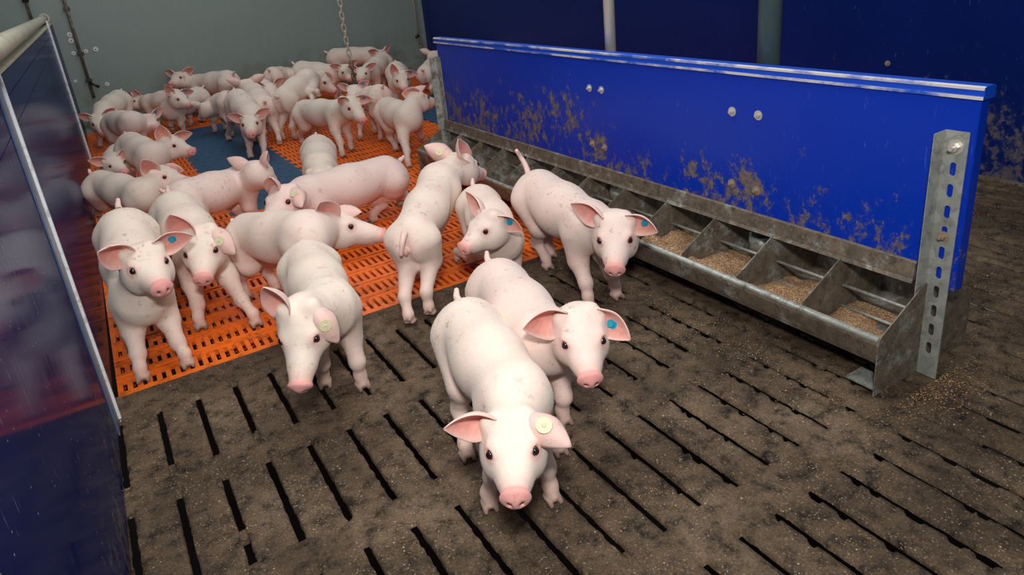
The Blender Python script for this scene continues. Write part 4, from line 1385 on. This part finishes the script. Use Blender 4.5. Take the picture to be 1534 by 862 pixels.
    {'P': (0.553, 4.506, 0.254), 'S': (0.371, 4.708, 0.225), 'K': (0.285, 4.802, 0.241), 'N': (0.174, 4.735, 0.207), 's': 0.919, 'feet': {}, 'ears': {'R': {'nw': (-0.66, -0.47, -0.11)}, 'L': {'tip': (0.276, 4.731, 0.345), 'nw': (-0.4, -0.9, -0.11)}}, 'label': 'piglet at the back left in side view facing left with one upright pink ear', 'hue': 0.44, 'tone': 0.917, 'muck': 0.28, 'res': 0.0085},
    {'P': (0.725, 4.535, 0.232), 'S': (0.491, 4.334, 0.192), 'K': (0.537, 4.232, 0.281), 'N': (0.61, 4.119, 0.217), 's': 1.028, 'feet': {'FR': (0.449, 4.422), 'FL': (0.519, 4.29), 'HL': (0.699, 4.632)}, 'tag': ('L', 'blue', 'in'), 'ears': {'R': {'tip': (0.477, 4.17, 0.402), 'nw': (0.06, -0.98, -0.22)}, 'L': {'tip': (0.698, 4.232, 0.306), 'nw': (0.48, -0.71, -0.22)}}, 'label': 'piglet at the back left with upright ears and turquoise tag looking right', 'hue': 0.08, 'tone': 0.929, 'muck': 0.28, 'res': 0.0085},
    {'P': (1.004, 4.623, 0.312), 'S': (0.821, 4.906, 0.288), 'K': (0.67, 4.956, 0.35), 'N': (0.572, 4.828, 0.325), 's': 1.12, 'feet': {}, 'patches': [((0.03, 0.04, 0.01), 0.032, (0.05, 0.03, 0.025), 0.9)], 'label': 'piglet along the back wall facing left with dark patch on its face', 'ears': {'R': {'nw': (-0.61, -0.71, -0.05)}, 'L': {'nw': (-0.21, -1.02, -0.05)}}, 'hue': 0.41, 'tone': 0.917, 'muck': 0.28, 'res': 0.0085},
    {'P': (0.826, 3.727, 0.27), 'S': (0.768, 3.989, 0.209), 'K': (0.692, 3.883, 0.21), 'N': (0.652, 3.989, 0.141), 's': 0.928, 'feet': {}, 'tag': ('L', 'cream', 'out'), 'label': 'piglet with cream tag and lowered head, half hidden behind the one on the blue mat', 'ears': {'R': {'nw': (0.01, 0.21, -0.27)}, 'L': {'nw': (-0.28, 0.53, -0.21)}}, 'hue': 0.44, 'tone': 0.913, 'muck': 0.28, 'res': 0.0085},
    {'P': (0.828, 3.252, 0.322), 'S': (0.829, 2.911, 0.263), 'K': (0.79, 2.759, 0.234), 'N': (0.747, 2.607, 0.187), 's': 1.03, 'feet': {'FR': (0.75, 2.799), 'FL': (0.812, 2.653), 'HR': (0.749, 3.547)}, 'label': 'piglet standing on the blue mat facing the camera', 'ears': {'R': {'nw': (-0.47, -0.87, -0.11)}, 'L': {'nw': (0.02, -1.01, -0.11)}}, 'hue': 0.35, 'tone': 0.93, 'muck': 0.28, 'res': 0.0085},
    {'P': (0.982, 3.226, 0.26), 'S': (0.993, 3.547, 0.309), 'K': (0.984, 3.694, 0.346), 'N': (0.987, 3.85, 0.331), 's': 1.075, 'feet': {'HR': (0.996, 3.049)}, 'label': 'piglet walking away from the camera just right of the one on the blue mat', 'fat': 0.86, 'ears': {'R': {'nw': (0.2, 0.24, -0.01)}, 'L': {'nw': (-0.3, 0.25, -0.01)}}, 'hue': 0.49, 'tone': 0.927, 'muck': 0.28, 'res': 0.0085},
    {'P': (1.166, 4.315, 0.268), 'S': (1.165, 4.015, 0.269), 'K': (1.18, 3.875, 0.269), 'N': (1.177, 3.745, 0.205), 's': 1.001, 'feet': {}, 'label': 'small piglet behind the mounting one, only back and one folded ear showing', 'ears': {'R': {'nw': (-0.34, -0.92, -0.23)}, 'L': {'nw': (0.16, -0.93, -0.23)}}, 'hue': 0.09, 'tone': 0.937, 'muck': 0.28, 'res': 0.0085},
    {'P': (1.127, 3.172, 0.292), 'S': (1.357, 3.39, 0.362), 'K': (1.48, 3.473, 0.339), 'N': (1.56, 3.391, 0.237), 's': 1.068, 'feet': {'FR': (1.25, 2.92, 0.21), 'FL': (1.33, 3.02, 0.28)}, 'tag': ('L', 'blue', 'in'), 'ears': {'R': {'tip': (1.367, 3.395, 0.355), 'nw': (0.04, -0.87, -0.36)}, 'L': {'tip': (1.592, 3.455, 0.292), 'nw': (0.4, -0.52, -0.36)}}, 'label': 'piglet mounting another with both front legs over its back, turquoise tag', 'hue': 0.24, 'tone': 0.929, 'muck': 0.28, 'res': 0.0085},
    {'P': (1.165, 2.808, 0.235), 'S': (1.275, 2.464, 0.257), 'K': (1.321, 2.314, 0.305), 'N': (1.335, 2.166, 0.222), 's': 1.03, 'feet': {'HR': (1.125, 2.885), 'HL': (1.26, 3.067), 'FR': (1.211, 2.288), 'FL': (1.311, 2.409)}, 'tag': ('L', 'blue', 'in'), 'ears': {'R': {'tip': (1.225, 2.211, 0.387), 'nw': (-0.31, -0.92, -0.24)}, 'L': {'tip': (1.456, 2.245, 0.322), 'nw': (0.19, -0.87, -0.24)}}, 'label': 'piglet in side view facing right being mounted, turquoise tag in its ear', 'hue': 0.07, 'tone': 0.933, 'muck': 0.28, 'res': 0.0085},
    {'P': (1.383, 4.561, 0.296), 'S': (1.554, 4.801, 0.249), 'K': (1.563, 4.662, 0.259), 'N': (1.604, 4.789, 0.205), 's': 0.996, 'feet': {}, 'label': 'piglet at the back wall seen only as a pale back left of the chain', 'ears': {'R': {'nw': (0.33, 0.1, -0.19)}, 'L': {'nw': (-0.15, 0.26, -0.19)}}, 'hue': 0.13, 'tone': 0.933, 'muck': 0.28, 'res': 0.0085},
    {'P': (1.665, 4.647, 0.298), 'S': (1.885, 4.438, 0.249), 'K': (1.953, 4.313, 0.266), 'N': (1.951, 4.183, 0.195), 's': 1.021, 'feet': {}, 'label': 'piglet with dark muddy face behind the mounting one, left of the chain', 'muck': 0.6, 'patches': [((0.06, 0, 0), 0.07, (0.22, 0.13, 0.1), 0.6)], 'ears': {'R': {'nw': (-0.37, -0.9, -0.25)}, 'L': {'nw': (0.13, -0.91, -0.25)}}, 'hue': 0.11, 'tone': 0.933, 'res': 0.0085},
    {'P': (2.096, 4.98, 0.329), 'S': (2.39, 4.849, 0.312), 'K': (2.455, 4.715, 0.298), 'N': (2.494, 4.582, 0.23), 's': 1.064, 'feet': {}, 'label': 'rearmost piglet stretched along the back wall behind the chain', 'ears': {'R': {'nw': (-0.21, -0.96, -0.23)}, 'L': {'nw': (0.27, -0.82, -0.23)}}, 'hue': 0.45, 'tone': 0.916, 'muck': 0.28, 'res': 0.0085},
    {'P': (2.364, 4.437, 0.285), 'S': (2.154, 4.217, 0.242), 'K': (2.048, 4.119, 0.243), 'N': (1.968, 4.004, 0.196), 's': 1.021, 'feet': {}, 'label': 'whitish piglet with raised rump right of the chain, head lowered to the left', 'hue': 0.0, 'ears': {'R': {'nw': (-0.66, -0.69, -0.15)}, 'L': {'nw': (-0.26, -0.98, -0.15)}}, 'tone': 0.914, 'muck': 0.28, 'res': 0.0085},
    {'P': (1.587, 2.52, 0.303), 'S': (1.56, 2.749, 0.256), 'K': (1.531, 2.85, 0.297), 'N': (1.468, 2.757, 0.267), 's': 0.9, 'feet': {'HL': (1.54, 2.523), 'FL': (1.45, 2.668)}, 'tag': ('L', 'blue', 'in'), 'label': "piglet facing away behind the mounted one, turquoise tag under the chain's end", 'ears': {'R': {'nw': (-0.66, -0.72, -0.1)}, 'L': {'nw': (-0.24, -0.99, -0.1)}}, 'hue': 0.47, 'tone': 0.933, 'muck': 0.28, 'res': 0.0085},
    {'P': (2.18, 3.656, 0.281), 'S': (2.077, 3.373, 0.234), 'K': (2.041, 3.242, 0.278), 'N': (2.02, 3.118, 0.2), 's': 1.015, 'feet': {}, 'tag': ('L', 'blue', 'in'), 'ears': {'R': {'tip': (1.977, 3.201, 0.398), 'nw': (-0.47, -0.83, -0.27)}, 'L': {'tip': (2.174, 3.183, 0.287), 'nw': (0.02, -0.91, -0.27)}}, 'label': 'piglet facing the camera near the right back corner with turquoise tag in outstretched ear', 'hue': 0.28, 'tone': 0.915, 'muck': 0.28, 'res': 0.0085},
    {'P': (2.538, 3.861, 0.191), 'S': (2.752, 4.075, 0.231), 'K': (2.786, 4.207, 0.273), 'N': (2.898, 4.3, 0.251), 's': 1.015, 'feet': {'HL': (2.614, 4.105)}, 'label': 'piglet at the far end of the feeder partly hidden by its end post', 'ears': {'R': {'nw': (0.47, -0.14, -0.05)}, 'L': {'nw': (0.15, 0.24, -0.05)}}, 'hue': 0.58, 'tone': 0.919, 'muck': 0.28, 'res': 0.0085},
    {'P': (1.534, 2.248, 0.249), 'S': (1.533, 1.942, 0.238), 'K': (1.63, 2.015, 0.317), 'N': (1.768, 2.047, 0.272), 's': 1.021, 'feet': {'FR': (1.405, 1.708), 'FL': (1.722, 2.205), 'HR': (1.507, 2.141)}, 'ears': {'R': {'w': 1.35, 'tip': (1.528, 2.029, 0.381), 'nw': (0.25, -1.02, -0.02)}, 'L': {'tip': (1.709, 2.018, 0.392), 'nw': (0.38, 0.03, -0.12)}}, 'label': "piglet raising its head and sniffing the feeder's far end post", 'hue': 0.26, 'tone': 0.918, 'muck': 0.28, 'res': 0.0085},
    {'P': (0.859, 1.511, 0.266), 'S': (0.784, 1.242, 0.246), 'K': (0.748, 1.122, 0.218), 'N': (0.774, 1.228, 0.134), 's': 0.942, 'feet': {}, 'ears': {'R': {'tip': (0.689, 1.13, 0.231), 'nw': (0.27, 0.06, -0.28)}, 'L': {'tip': (0.826, 1.105, 0.232), 'nw': (-0.22, 0.18, -0.28)}}, 'label': 'piglet seen from above with head lowered behind the pinkish side-on piglet', 'hue': 0.14, 'tone': 0.935, 'muck': 0.28, 'res': 0.0072},
]
for _g in PIGLETS:
    build_piglet(_g)
